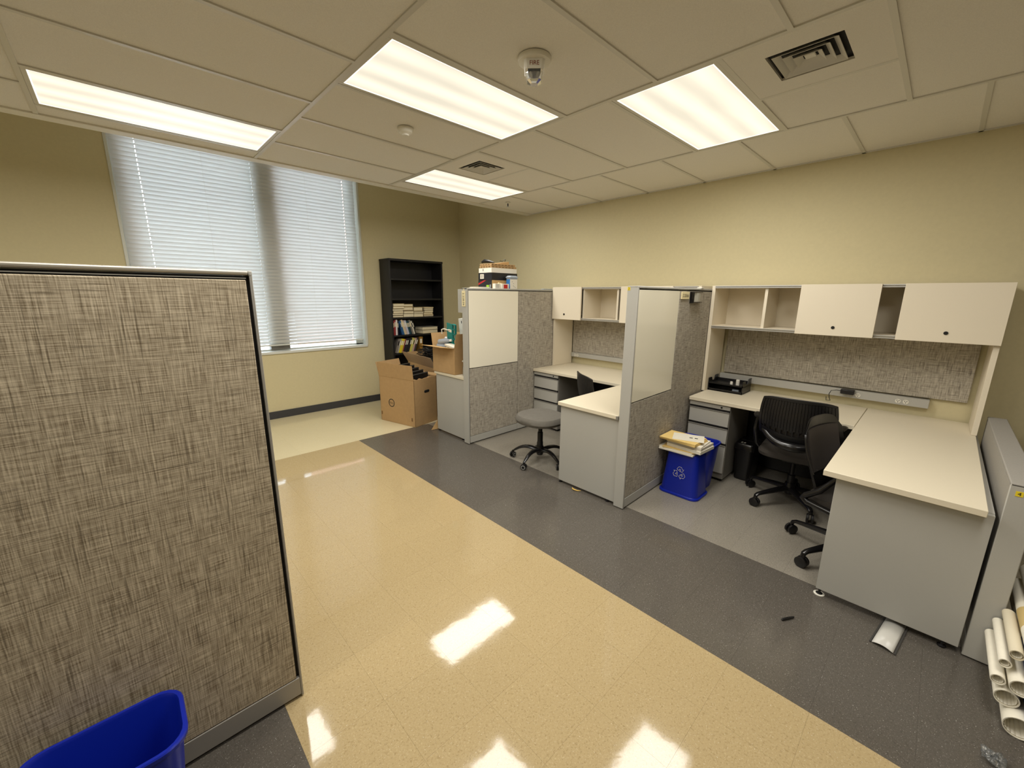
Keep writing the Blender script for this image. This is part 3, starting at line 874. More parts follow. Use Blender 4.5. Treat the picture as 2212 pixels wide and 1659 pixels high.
# ------------------------------------------------------------------ shredder
t = thing('paper_shredder', 'black paper shredder under the desk, beside the blue bins', 'shredder', (2.98, -.81, 0))
g = G().loft([rrect(2.875, 3.10, -.875, -.745, .03, .01), rrect(2.86, 3.115, -.885, -.735, .035, .29)])
obj('basket', g, M_black, t)
g = G().loft([rrect(2.85, 3.125, -.895, -.729, .035, .292), rrect(2.85, 3.125, -.895, -.729, .035, .335), rrect(2.86, 3.115, -.89, -.735, .03, .350)])
hd = obj('head', g, M_blackg, t)
obj('feed_slot', G().box(2.98, 3.00, -.87, -.75, .3495, .3512), M_gap, hd)
for yy in (-.78, -.802): obj('indicator', G().box(2.885, 2.912, yy - .007, yy + .007, .3500, .3512), M_white, hd)

# ------------------------------------------------------------------ chairs
def caster(parent, x, y, ang, r=.029, hub=None):
    c, s_ = math.cos(ang), math.sin(ang)
    d = Vector((c, s_, 0)); n_ = Vector((-s_, c, 0)); p = Vector((x, y, r))
    g = G()
    for sg_ in (-1, 1):
        g.lathe([(0.001, 0)], seg=3, cap=False) if False else None
        a0 = p + n_ * sg_ * .006; a1 = p + n_ * sg_ * .024
        g.tube([a0, a0 + (a1 - a0) * .15, a0 + (a1 - a0) * .85, a1], [r * .88, r, r, r * .82], 18)
    o = obj('caster', g, M_black, parent, world=False)
    if hub:
        g = G()
        for sg_ in (-1, 1):
            g.cyl(p + n_ * sg_ * .0235, p + n_ * sg_ * .0255, r * .72, 18)
        obj('wheel_ring', g, hub, o, world=False)
        g = G()
        for sg_ in (-1, 1):
            g.cyl(p + n_ * sg_ * .024, p + n_ * sg_ * .0262, r * .48, 14)
        obj('wheel_hub', g, M_black, o, world=False)
    g = G().tube([p + Vector((0, 0, r * .9)), p + Vector((0, 0, r * 1.55))], [.012, .010], 10)
    obj('stem', g, M_black, o, world=False)
    return o
def star_base(t, R_, rot_, arch=.045, hub=None, zc_=.10, rw=.031, straight=False, cr=.029):
    for k in range(5):
        a = rot_ + 2 * PI * k / 5
        c, s_ = math.cos(a), math.sin(a)
        pts, rr = [], []
        for i in range(9):
            u = i / 8
            z = zc_ + arch * math.sin(PI * min(1, u * 1.02) * .62) - (zc_ + arch * .9 - .062) * u ** 2.2
            if i == 8: z = .066
            pts.append((c * (.02 + (R_ - .02) * u), s_ * (.02 + (R_ - .02) * u), z)); rr.append(rw * (1 - .52 * u))
        rr[-1] *= .75
        if straight:
            prof_ = ((.02, .128, 1.0), (R_ * .4, .120, .86), (R_ * .8, .106, .66), (R_ * .93, .100, .58), (R_ * .985, .090, .54), (R_, .066, .48))
            pts = [(c * d_, s_ * d_, z_) for d_, z_, k_ in prof_]; rr = [rw * k_ for d_, z_, k_ in prof_]
        obj('base_leg', G().tube(pts, rr, 10, flat=.72), M_blackg, t, world=False)
        caster(t, c * R_, s_ * R_, a + 1.2 + k * .7, r=cr, hub=hub)
    obj('hub', G().lathe([(.030, zc_ - .045), (.038, zc_ - .02), (.042, zc_ + .02), (.034, zc_ + .05)], seg=20), M_blackg, t, world=False)

def task_chair(label, loc, rz_, slats=True, cr_=.018, base_r=.31, zs=.45, base_rot=0.3, back_h=.335):
    """faces +x locally, back at -x"""
    t = thing('task_chair', label, 'chair', loc, rz_)
    star_base(t, base_r, base_rot - rz_, straight=True, cr=.034, zc_=.125)
    obj('gas_column', G().lathe([(.026, .10), (.026, .24), (.017, .245), (.017, zs - .08)], seg=18), M_black, t, world=False)
    obj('mechanism', G().box(-.10, .10, -.07, .07, zs - .085, zs - .035), M_black, t, world=False, bev=.012)
    # seat: rounded pad
    rings = []
    for z, k in ((zs - .04, .86), (zs - .03, .98), (zs - .005, 1.0), (zs + .015, .96), (zs + .022, .80)):
        rings.append([(x * k, y * k, z + .02 * (x ** 2) * 0) for x, y, _ in rrect(-.225, .235, -.235, .235, .11, 0, 7)])
    obj('seat', G().loft(rings), M_pad, t, world=False)
    zb0 = zs + .16; n_u, n_v = 14, 10
    def S(u, v, d=0.0):
        # u -1..1 across, v 0..1 upward
        wdt = .235 - .012 * v + .012 * math.sin(PI * v)
        x = -.245 - .05 * v + .075 * u * u * (1 - .45 * v) - .02 * math.sin(PI * v)
        z = zb0 + back_h * v - .060 * (1 - u * u) * (1 - v) - cr_ * abs(u) ** 5 * v ** 6
        return Vector((x - d, u * wdt, z))
    def strip(u0, u1, v0, v1, nu, nv, th=.006):
        g = G()
        front = [[S(u0 + (u1 - u0) * i / nu, v0 + (v1 - v0) * j / nv) for i in range(nu + 1)] for j in range(nv + 1)]
        back = [[p + Vector((-th, 0, 0)) for p in r] for r in front]
        rings = []
        for j in range(nv + 1):
            rings.append(front[j] + list(reversed(back[j])))
        g.loft(rings)
        return g
    if slats:
        N_ = 23
        for i in range(N_):
            a = -0.92 + 1.84 * (i + .07) / N_; b = -0.92 + 1.84 * (i + .93) / N_
            v0 = .30 - .05 * abs((a + b) / 2) + (.03 if i % 2 else 0)
            obj('back_rib', strip(a, b, v0, .93, 1, 7, .010), M_black, t, world=False)
        o = obj('back_frame', strip(-1, -.93, 0, 1, 1, 10, .012), M_black, t, world=False)
        obj('back_frame', strip(.93, 1, 0, 1, 1, 10, .012), M_black, t, world=False)
        obj('top_rail', strip(-1, 1, .93, 1.0, 14, 1, .014), M_black, t, world=False, bev=.003)
        obj('lower_back', strip(-.93, .93, 0, .22, 14, 3, .010), M_black, t, world=False)
        obj('back_mesh', strip(-.95, .95, .1, .95, 12, 8, .002), M_pad, t, world=False).location = (.009, 0, 0)
        # solid bridges between the slots, low down
        for i in range(N_ + 1):
            u = -0.92 + 1.84 * i / N_
            if i % 2 == 0:
                obj('slot_bridge', strip(u - .018, u + .018, .20, .34, 1, 2, .008), M_black, t, world=False)
    else:
        obj('back_shell', strip(-1, 1, 0, 1, 16, 10, .010), M_black, t, world=False)
        g = G()
        fr = []
        for j in range(11):
            v = .05 + .76 * j / 10
            row = []
            for i in range(15):
                u = -.80 + 1.60 * i / 14
                row.append(S(u, v) + Vector((.004 + .022 * (1 - u ** 4) * math.sin(PI * min(.97, (.04 + v / .86))) ** .4, 0, 0)))
            bk = [S(-.80 + 1.60 * i / 14, v) + Vector((.001, 0, 0)) for i in range(15)]
            fr.append(row + list(reversed(bk)))
        obj('back_pad', g.loft(fr), mat('grey_mesh', (66, 60, 56), .9, bump=.5, bscale=700), t, world=False)
    if not slats:
        for sg_ in (-1, 1):
            obj('side_loop', G().tube([(-.03, sg_ * .25, zs + .22), (-.06, sg_ * .25, zs + .17), (-.12, sg_ * .25, zs + .08), (-.19, sg_ * .25, zs + .02), (-.205, sg_ * .25, zs + .0), (-.18, sg_ * .25, zs - .018), (-.06, sg_ * .245, zs - .035), (.14, sg_ * .235, zs - .05)], [.010, .015, .018, .020, .020, .020, .018, .012], 10), M_blackg, t, world=False)
        obj('back_stem', strip(-.8, .8, -.45, .05, 10, 4, .012), M_black, t, world=False)
        return t
    # wrap-round carrier: sweeps from under the seat, round behind the lower back
    pts = []
    for i in range(25):
        u = -1 + 2 * i / 24
        x = -.245 - .045 + .16 * u * u
        pts.append((x, u * .262, zs + .105 + .17 * abs(u) ** 3.0))
    obj('back_carrier', G().tube(pts, [.012 + .021 * (1 - abs(-1 + 2 * i / 24) ** 2) for i in range(25)], 12, flat=1.0), M_blackg, t, world=False)
    for sg_ in (-1, 1):
        obj('arm_rest', G().tube([(-.20, sg_ * .262, zs + .272), (-.17, sg_ * .268, zs + .282), (-.12, sg_ * .270, zs + .281), (-.085, sg_ * .267, zs + .274)], [.016, .022, .024, .016], 10, flat=.5), M_black, t, world=False)
        obj('carrier_arm', G().tube([(-.13, sg_ * .262, zs + .275), (-.155, sg_ * .268, zs + .16), (-.12, sg_ * .255, zs + .04), (-.06, sg_ * .20, zs - .045), (.0, sg_ * .08, zs - .055)], [.013, .015, .017, .016, .014], 10), M_blackg, t, world=False)
    return t

c1 = task_chair('black task chair with a slotted back, facing the long overhead cabinet', (2.71, -1.215, 0), math.radians(4), back_h=.31, base_rot=math.radians(75))
c2 = task_chair('black chair with a padded charcoal back, half hidden by the near desk', (2.115, -1.685, 0), math.radians(-104), slats=False, base_r=.35, cr_=.10, zs=.41, back_h=.315, base_rot=math.radians(74))
c3 = task_chair('black slotted-back chair tucked behind the middle desk return', (2.50, .40, 0), math.radians(-35), zs=.42, back_h=.29, base_rot=.5)

# stool
t = thing('office_stool', 'grey padded round stool on a five-arm black wheeled base', 'stool', (1.86, .745, 0))
star_base(t, .285, math.radians(118), arch=.05, rw=.031, hub=mat('hub_grey', (150, 150, 146), .4), zc_=.11)
obj('gas_column', G().lathe([(.030, .09), (.030, .20), (.027, .205), (.027, .30), (.021, .305), (.021, .41)], seg=20), M_black, t, world=False)
obj('mount', G().box(-.09, .09, -.08, .08, .392, .407), M_black, t, world=False, bev=.004)
rings = []
for z, k in ((.405, .84), (.412, .96), (.438, 1.02), (.465, 1.0), (.484, .93), (.490, .75), (.486, .35)):
    rings.append([(.225 * k * math.copysign(abs(math.cos(a)) ** .8, math.cos(a)), .235 * k * math.copysign(abs(math.sin(a)) ** .8, math.sin(a)), z) for a in [2 * PI * i / 40 for i in range(40)]])
obj('seat', G().loft(rings), M_seat, t, world=False)

# ------------------------------------------------------------------ floor odds and ends
t = thing('pen', 'black pen lying on the dark floor strip', 'pen', (1.262, -1.545, .006))
a_ = Vector((1.229, -1.526, .007)); b_ = Vector((1.296, -1.565, .007)); d_ = b_ - a_
obj('barrel', G().tube([a_, a_ + d_ * .1, a_ + d_ * .6, b_], [.003, .006, .006, .004], 10), M_black, t)
obj('clip', G().tube([a_ + d_ * .05 + Vector((0, 0, .006)), a_ + d_ * .5 + Vector((0, 0, .007))], .0015, 6), M_black, t)
t = thing('floor_cord_cover', 'short arched grey cord cover under the near grey end panel', 'cover', (1.50, -1.915, 0))
p0, p1, p2, p3 = Vector((1.392, -1.856, 0)), Vector((1.374, -1.952, 0)), Vector((1.64, -1.985, 0)), Vector((1.64, -1.890, 0))
g = G(); rows = []
for k in range(9):
    u = k / 8; z = .003 + .014 * math.sin(PI * (.1 + .8 * u)) 
    rows.append([p0.lerp(p1, .1 + .8 * u) + Vector((0, 0, z)), p3.lerp(p2, .1 + .8 * u) + Vector((0, 0, z))])
g.v = [tuple(p) for rr_ in rows for p in rr_]; g.f = [(2 * k, 2 * k + 1, 2 * k + 3, 2 * k + 2) for k in range(8)]
obj('arch', g, mat('satin_grey', (206, 204, 196), .3), t, solid=.002)
g = G()
for (q, r_) in ((p0, p3), (p1, p2)):
    m_ = (p1 - p0) * (.07 if q is p0 else -.07)
    g.quadbox([q + Vector((0, 0, .001)), r_ + Vector((0, 0, .001)), r_ + m_ + Vector((0, 0, .001)), q + m_ + Vector((0, 0, .001)), q + Vector((0, 0, .006)), r_ + Vector((0, 0, .006)), r_ + m_ + Vector((0, 0, .006)), q + m_ + Vector((0, 0, .006))])
obj('edge_strip', g, M_dark, t)
g = G().tube([(1.62, .14, .004), (1.600, .118, .006), (1.592, .095, .010), (1.602, .070, .006), (1.625, .052, .004)], [.003, .007, .008, .006, .002], 8, flat=.5)
single('yellow_scrap', g, mat('scrap_yellow', (226, 186, 90), .6), 'small curled yellow scrap on the floor under the middle end panel', 'scrap')
random.seed(3)
g = G(); rows = []
for i in range(6):
    rows.append([(1.00 + .012 * i + random.uniform(-.003, .003), -2.262 + .012 * j + random.uniform(-.003, .003), .006 + random.uniform(0, .022)) for j in range(6)])
for i in range(5):
    for j in range(5): g.poly([rows[i][j], rows[i][j + 1], rows[i + 1][j + 1], rows[i + 1][j]])
single('plastic_wrapper', g, M_clear, 'crumpled clear plastic wrapper on the floor near the rolled posters', 'wrapper', solid=.0008)

# ------------------------------------------------------------------ rolled posters
def roll(x, y, z, r, ln, m, label, dy=0.0, dz=0.0, band=None):
    t = thing('rolled_poster', label, 'poster', (x, y, z), group='rolled posters piled beside the low partition')
    ax = Vector((1, dy, dz)).normalized()
    n_ = 26
    up = Vector((0, 0, 1)); v_ = ax.cross(up).normalized(); u_ = v_.cross(ax)
    def ring(d, rr): return [ax * d + (v_ * math.cos(2 * PI * i / n_) + u_ * math.sin(2 * PI * i / n_)) * rr for i in range(n_)]
    g = G()
    g.loft([ring(0, r), ring(ln, r), ring(ln, r - .003), ring(0, r - .003), ring(0, r)], cap=False)
    obj('sheet', g, m, t, world=False)
    # inner winding, the rolled-in edge
    g = G(); rows = []
    for k in range(22):
        a = k / 21 * 2 * PI * 1.2; rr = r - .004 - .0035 * k / 21
        p = v_ * math.cos(a) * rr + u_ * math.sin(a) * rr
        rows.append([ax * .004 + p, ax * (ln - .004) + p])
    for k in range(21): g.poly([rows[k][0], rows[k][1], rows[k + 1][1], rows[k + 1][0]])
    obj('inner_winding', g, M_paper, t, world=False, solid=.0012)
    if band:
        g = G().loft([ring(band[0], r + .0006), ring(band[1], r + .0006), ring(band[1], r - .001), ring(band[0], r - .001), ring(band[0], r + .0006)], cap=False)
        obj('printed_band', g, band[2], t, world=False)
    return t
navy = mat('poster_navy', (28, 48, 110), .45)
gold = mat('poster_gold', (205, 180, 120), .6)
grb = mat('poster_grey', (120, 130, 138), .5)
RL = [
 (1.215, -2.302, .0445, .043, .55, M_paper, 'white rolled poster lowest on the floor, its open end nearest the camera', None),
 (1.230, -2.400, .0445, .043, .55, M_paper, 'white rolled poster on the floor behind the lowest one', None),
 (1.290, -2.500, .0445, .043, .55, M_paper, 'white rolled poster on the floor deepest in the pile', None),
 (1.265, -2.262, .112, .034, .60, M_paper, 'long white rolled poster above the lowest roll, touching the partition side', None),
 (1.225, -2.352, .122, .046, .60, navy, 'wide navy-backed rolled poster low in the pile', None),
 (1.265, -2.455, .124, .044, .58, M_paper, 'white rolled poster beside the wide navy one', None),
 (1.270, -2.230, .172, .021, .60, M_paper, 'slim white rolled poster with a small dark opening', None),
 (1.245, -2.286, .190, .033, .55, M_paper, 'white rolled poster in the middle of the pile, above the navy roll', None),
 (1.255, -2.366, .204, .036, .55, navy, 'navy rolled poster in the middle row of the pile', None),
 (1.255, -2.445, .206, .036, .55, M_paper, 'white rolled poster in the middle row behind the navy one', None),
 (1.290, -2.238, .240, .018, .62, M_paper, 'slimmest white roll, pressed against the low partition', None),
 (1.265, -2.318, .264, .037, .58, M_paper, 'white rolled poster under the certificate roll', (0.02, .2, navy)),
 (1.275, -2.400, .276, .036, .58, M_paper, 'white rolled poster in the fourth row of the pile', None),
 (1.285, -2.258, .296, .020, .60, mat('poster_tan', (220, 210, 184), .7), 'slim tan rolled poster near the top of the pile', None),
 (1.275, -2.305, .334, .033, .56, M_paper, 'rolled certificate with gold print near the top of the pile', (.16, .30, gold)),
 (1.290, -2.375, .346, .030, .56, M_paper, 'white rolled poster just behind the certificate roll', None),
 (1.250, -2.330, .406, .042, .60, M_paper, 'widest white roll on the very top of the poster pile', None),
]
for (x, y, z, r, ln, m, lb, band) in RL:
    if y + r > -2.256: ln = min(ln, 1.596 - x)      # these end just before the partition post
    roll(x, y, z, r, ln, m, lb, band=band)

# ------------------------------------------------------------------ bookcase and books
BX0, BX1, BYF, BYB, BH = 1.893, 2.815, 3.775, WY - .013, 2.142
t = thing('bookcase', 'tall black open bookcase against the window wall', 'bookcase', ((BX0 + BX1) / 2, (BYF + BYB) / 2, 0))
for a, b in ((BX0, BX0 + .025), (BX1 - .025, BX1)):
    obj('side_panel', G().box(a, b, BYF, BYB, .0, BH), M_bkcase, t, bev=0.002)
obj('top_board', G().box(BX0 - .004, BX1 + .004, BYF - .004, BYB, BH - .03, BH), M_bkcase, t, bev=0.002)
obj('back_board', G().box(BX0 + .025, BX1 - .025, BYB - .008, BYB, .0, BH - .03), M_bkcase, t)
SH = [.08, .40, .755, 1.030, 1.296, 1.573, 1.862]
for z in SH:
    obj('shelf_board', G().box(BX0 + .025, BX1 - .025, BYF + .004, BYB - .008, z - .024, z), M_bkcase, t, bev=0.0015)
obj('plinth', G().box(BX0 + .025, BX1 - .025, BYF + .01, BYF + .03, 0.0, .056), M_bkcase, t)

ORD = ['bottom', 'second', 'third', 'fourth', 'fifth', 'sixth', 'seventh', 'eighth', 'ninth', 'tenth', 'eleventh', 'twelfth', 'thirteenth', 'fourteenth']
ORDN = ['first', 'second', 'third', 'fourth', 'fifth', 'sixth', 'seventh', 'eighth', 'ninth', 'tenth', 'eleventh', 'twelfth', 'thirteenth', 'fourteenth']
def book(w, d, h, cover):
    """lying flat: page edges face -y (the room) and +-x; cover boards above and below, spine at +y"""
    t_ = bpy.data.objects.new('book', None); C.objects.link(t_)
    obj('page_block', G().box(-w / 2 + .004, w / 2 - .004, -d / 2 + .006, d / 2 - .003, .003, h - .003), M_pages, t_, world=False)
    g = G().box(-w / 2, w / 2, -d / 2, d / 2, 0, .003).box(-w / 2, w / 2, -d / 2, d / 2, h - .003, h).box(-w / 2, w / 2, d / 2 - .0025, d / 2, .003, h - .003)
    obj('cover', g, cover, t_, world=False)
    return t_
M_pages = mat('book_pages', (226, 214, 182), .85, speck=.1, scale=400)
bc = [mat('cover_%s' % n_, c_, .5) for n_, c_ in (('tan', (170, 150, 104)), ('greyish', (120, 116, 108)), ('cream', (206, 186, 140)), ('brown', (96, 74, 50)), ('dark', (48, 44, 44)))]
z0 = SH[4]
stacks = [(2.020, .180, [.032, .030, .034, .034, .034, .040], 'leftmost'), (2.193, .172, [.055, .038, .012, .046, .010, .034], 'second'), (2.366, .162, [.052, .026, .016, .052], 'third'), (2.545, .170, [.022, .016, .026, .034, .030, .018], 'rightmost')]
for si, (cx, wd, hs, nm) in enumerate(stacks):
    z = z0 + .0005
    for k, h in enumerate(hs):
        b = book(wd + random.uniform(-.012, .008), .21, h - .001, bc[(k * 3 + si) % 4 if (k + si) % 5 else 0])
        b.location = (cx + random.uniform(-.008, .012), BYF + .125 + random.uniform(-.008, .008), z); b.rotation_euler = (0, 0, random.uniform(-.02, .02))
        tag(b, '%s book in the %s flat stack on the bookcase' % (ORD[k] + (' from below' if k else ''), nm), 'book', 'books lying in stacks on the bookcase')
        z += h
# two big books lying flat
z = SH[3] + .0005
for k, (h, m_) in enumerate(((.056, bc[0]), (.046, bc[1]))):
    b = book(.30, .20, h, m_); b.location = (2.565, BYF + .13, z); b.rotation_euler = (0, 0, .12 - .05 * k)
    tag(b, ['thick tan book lying below another beside the leaning books', 'thick grey-covered book lying on the tan one'][k], 'book', 'large books lying flat')
    z += h
def upright(x, th, h, d, lean, m, zsh, label, group):
    """spine faces the room, leaning about its foot"""
    t_ = bpy.data.objects.new('book', None); C.objects.link(t_)
    g = G().box(0, .0015, 0, d, 0, h).box(th - .0015, th, 0, d, 0, h).box(0.0015, th - .0015, 0, .0015, 0, h)
    obj('cover', g, m, t_, world=False)
    obj('page_block', G().box(.0015, th - .0015, .0015, d - .003, .003, h - .003), M_paper, t_, world=False)
    if th > .016:
        obj('spine_label', G().box(th * .22, th * .78, -.0006, 0, h * .55, h * .85), random.choice((M_paper, M_cream, M_ink)), t_, world=False)
    dz_ = math.sin(lean) * th if lean > 0 else 0
    t_.location = (x + dz_ * math.tan(lean), BYF + .03, zsh + .0005 + dz_)
    t_.rotation_euler = (0, lean, 0)
    return tag(t_, label, 'book', group)
cols1 = [((150, 40, 45), 'red'), ((150, 60, 60), 'dull red'), ((222, 214, 214), 'white'), ((30, 34, 44), 'black'), ((32, 78, 128), 'blue'), ((48, 100, 140), 'light blue'), ((216, 196, 160), 'cream'), ((196, 176, 160), 'beige'), ((190, 190, 205), 'pale lilac'), ((28, 70, 84), 'teal'), ((24, 50, 60), 'dark teal'), ((128, 120, 112), 'grey'), ((210, 204, 186), 'ivory'), ((34, 36, 34), 'near-black')]
x = BX0 + .030
for k, (c_, nm) in enumerate(cols1):
    th = (.020, .022, .026, .018, .022, .018, .026, .022, .028, .024, .020, .026, .022, .018)[k]
    ln_ = 0.02 if k < 4 else -.27
    hh = .205 + random.uniform(0, .03)
    if k == 4: x += .058
    upright(x, th, hh, .17, ln_, mat('spine_%s' % nm.replace(' ', '_'), c_, .5), SH[3], '%s book, %s along the row on the upper shelf of leaning books' % (nm, ORDN[k]), 'leaning books on the upper shelf')
    x += th / math.cos(ln_) + .001
cols2 = [((150, 148, 140), 'grey'), ((170, 166, 150), 'light grey'), ((222, 200, 40), 'bright yellow'), ((200, 180, 60), 'mustard'), ((140, 60, 60), 'maroon'), ((32, 30, 30), 'black'), ((40, 36, 34), 'soot black'), ((26, 26, 30), 'ink black'), ((44, 40, 40), 'charcoal'), ((206, 196, 90), 'pale yellow'), ((190, 186, 120), 'olive yellow'), ((196, 150, 150), 'pink'), ((60, 56, 54), 'dark grey'), ((150, 110, 40), 'brown gold')]
x = BX0 + .040
for k, (c_, nm) in enumerate(cols2):
    th = (.034, .020, .034, .020, .016, .024, .022, .026, .022, .030, .022, .020, .030, .060)[k]
    ln_ = .32 if k < 13 else 0.03
    hh = .222 + random.uniform(-.008, .006)
    if k == 13: x += .075
    upright(x, th, hh, .18, ln_, mat('spine_%s' % nm.replace(' ', '_'), c_, .5), SH[2], '%s book, %s along the row on the lower shelf of leaning books' % (nm, ORDN[k]), 'leaning books on the lower shelf')
    x += th / math.cos(ln_) + .001

# ------------------------------------------------------------------ cartons on the floor
def carton_panels(t, P, h, th=.005, m=M_card, names='side'):
    """four walls of an open box standing on quad P (floor corners, anticlockwise)"""
    for i in range(4):
        a, b = Vector(P[i]), Vector(P[(i + 1) % 4])
        d = (b - a).normalized(); n_ = Vector((-d.y, d.x, 0)) * th
        z = Vector((0, 0, h))
        obj(names, G().quadbox([a, b, b + n_, a + n_, a + z, b + z, b + n_ + z, a + n_ + z]), m, t)
    obj('bottom', G().prism([Vector(p) + Vector((0, 0, .001)) for p in P], (0, 0, .004)), m, t)
A_, B_ = Vector((1.476, 2.500, 0)), Vector((1.322, 3.105, 0))
u_ = (B_ - A_).normalized(); v_ = Vector((u_.y, -u_.x, 0))
D_ = A_ + v_ * .40; E_ = B_ + v_ * .40
t = thing('carton', 'big open brown carton with a round black logo, full of black laptops', 'box', (1.6, 2.85, 0))
HB = .600
carton_panels(t, [A_, D_, E_, B_], HB)
def flap(t, a, b, out, length, ang, m=M_card, skew=0.0, th=.004, z=HB):
    """flap hinged on a-b at height z; ang from upright, positive = outward"""
    a = Vector((a[0], a[1], z)); b = Vector((b[0], b[1], z)); out = Vector(out).normalized()
    d = Vector((0, 0, math.cos(ang))) + out * math.sin(ang)
    e = (b - a).normalized() * skew
    n_ = d.cross((b - a).normalized()) * th
    P = [a, b, b + d * length - e, a + d * length + e]
    return obj('flap', G().quadbox([p for p in P] + [p + n_ for p in P]), m, t)
flap(t, A_, B_, -v_, .185, math.radians(6))
flap(t, E_, B_, u_, .18, math.radians(18), skew=.0)
flap(t, D_, E_, v_, .05, math.radians(60))
# printed logo and hand hole
lc = A_.lerp(B_, .66) + Vector((0, 0, .262)) - v_ * .0006
ln = (-v_)
g = G(); Rg = .054
for k in range(40):
    a0, a1 = 2 * PI * k / 40, 2 * PI * (k + 1) / 40
    e0 = lambda a, r: lc + (-u_) * math.cos(a) * r + Vector((0, 0, 1)) * math.sin(a) * r - v_ * .0008
    g.poly([e0(a0, Rg), e0(a1, Rg), e0(a1, Rg - .010), e0(a0, Rg - .010)])
lg = obj('printed_logo', g, M_ink, t, solid=.0004)
text('lettering', 'D', M_ink, lg, lc + u_ * .029, -u_, (0, 0, 1), .036)
text('lettering', 'E', M_ink, lg, lc + u_ * .009 , (-u_ * .8 + Vector((0, 0, .6))), (u_ * .6 + Vector((0, 0, .8))), .036)
text('lettering', 'LL', M_ink, lg, lc - u_ * .020, -u_, (0, 0, 1), .036)
hc = A_.lerp(D_, .55) + Vector((0, 0, .43)) - u_ * .0012
g = G(); pts = []
for k in range(24):
    a = 2 * PI * k / 24
    pts.append(hc + v_ * (.026 * (1 if math.cos(a) > 0 else -1) + .020 * math.cos(a)) + Vector((0, 0, 1)) * .018 * math.sin(a))
obj('hand_hole', g.poly(pts), M_gap, t, solid=.001)
for q, (aa, bb, zz_) in enumerate(((.07, .0, .07), (.95, 0, .08))):
    pc = A_.lerp(B_, aa) + Vector((0, 0, zz_)) - v_ * .001
    obj('print_mark', G().quadbox([pc, pc + u_ * .02, pc + u_ * .02 - v_ * .0006, pc - v_ * .0006] + [p + Vector((0, 0, .045)) for p in (pc, pc + u_ * .02, pc + u_ * .02 - v_ * .0006, pc - v_ * .0006)]), mat('print_brown', (120, 88, 50), .8), t)
# laptops standing in the carton
lap_lab = ['front laptop', 'second laptop from the front', 'third laptop from the front', 'fourth laptop from the front', 'rear laptop']
for k in range(5):
    base = A_ + u_ * (.07 + .088 * k) + v_ * (.028 + .008 * k) + Vector((0, 0, .385 + .020 * k))
    t2 = thing('laptop', 'black %s standing on edge in the logo carton' % lap_lab[k], 'laptop', tuple(base), group='laptops in the carton')
    up = Vector((0, 0, 1)) * .93 + u_ * .12
    W_ = v_ * .335; Hh = up * .285; th_ = u_ * .022
    for nm, o0, m_ in (('lid', Vector((0, 0, 0)), M_black), ('deck', u_ * .013, M_blackg)):
        P = [o0, o0 + W_, o0 + W_ + u_ * .011, o0 + u_ * .011]
        obj(nm, G().quadbox(P + [p + Hh for p in P]), m_, t2, world=False, bev=.004)
    e_ = -u_ * .0012
    g = G().tube([Hh * .97 + e_ + v_ * .01, Hh * .99 + e_ + v_ * .31, Hh * .95 + e_ + v_ * .328, Hh * .2 + e_ + v_ * .330], .0016, 6)
    obj('edge_trim', g, mat('trim_silver', (170, 172, 176), .3, metal=.6), t2, world=False)
# crumpled packing paper in the carton
random.seed(5)
g = G(); rows = []
for i in range(9):
    rows.append([A_ + v_ * (.02 + .36 * i / 8) + u_ * (.012 + .05 * j / 4) + Vector((0, 0, .55 + random.uniform(0, .055))) for j in range(5)])
for i in range(8):
    for j in range(4): g.poly([rows[i][j], rows[i + 1][j], rows[i + 1][j + 1], rows[i][j + 1]])
single('packing_paper', g, M_card, 'crumpled brown packing paper inside the logo carton', 'paper', solid=.001, smooth=False)

# second carton behind, full of cables
t = thing('carton', 'open carton heaped with black cables in front of the bookcase', 'box', (2.2, 3.12, 0))
P2 = [Vector((1.95, 2.72, 0)), Vector((2.50, 2.68, 0)), Vector((2.56, 3.52, 0)), Vector((2.01, 3.56, 0))]
carton_panels(t, P2, .66)
flap(t, P2[3], P2[0], (-1, .05, 0), .18, math.radians(30), m=M_cardp, z=.66, skew=-.01)
flap(t, P2[0], P2[1], (.1, -1, 0), .14, math.radians(70), m=M_cardp, z=.66)
flap(t, P2[2], P2[3], (0, 1, 0), .14, math.radians(5), z=.66)
random.seed(11)
def tangle(n_, c, sx, sy, sz):
    g = G()
    for k in range(n_):
        p = Vector((random.uniform(-1, 1), random.uniform(-1, 1), random.uniform(-.3, .3)))
        a = random.uniform(0, 6.28); r = random.uniform(.25, .55); tilt = random.uniform(-.8, .8)
        pts = []
        for i in range(15):
            th = a + i * .42
            q = Vector((p.x * .5 + r * math.cos(th), p.y * .5 + r * math.sin(th), p.z + .5 * math.sin(th * 1.3 + k) * tilt + .35 * (1 - p.x ** 2 * .5)))
            pts.append((c[0] + q.x * sx, c[1] + q.y * sy, c[2] + max(-.4, q.z) * sz))
        g.tube(pts, .0042, 5)
    return g
o = single('cable_heap', tangle(90, (2.23, 3.12, .785), .24, .36, .13), M_black, 'tangled heap of black cables in the carton before the bookcase', 'cables')
o['kind'] = 'stuff'
single('cable_box_filling', G().loft([rrect(2.03, 2.48, 2.745, 3.49, .05, .30), rrect(2.03, 2.48, 2.745, 3.49, .05, .66), rrect(2.08, 2.42, 2.82, 3.40, .08, .76)]), M_black, 'black equipment filling the cable carton under the loose cables', 'equipment')
single('cable_plug', G().cyl((2.16, 2.80, .80), (2.24, 2.75, .79), .022, 14).cyl((2.24, 2.75, .79), (2.27, 2.73, .787), .014, 12), mat('plug_grey', (150, 150, 150), .3), 'silvery plug end beside the tangled cables', 'plug')
# loose cardboard piece on the floor by the far desk
g = G().prism([(1.66, 2.262, .006), (1.565, 2.275, .006), (1.70, 2.275, .17)], (0, .004, 0))
single('cardboard_scrap', g, M_cardl, 'torn cardboard corner leaning by the far grey end panel', 'cardboard')

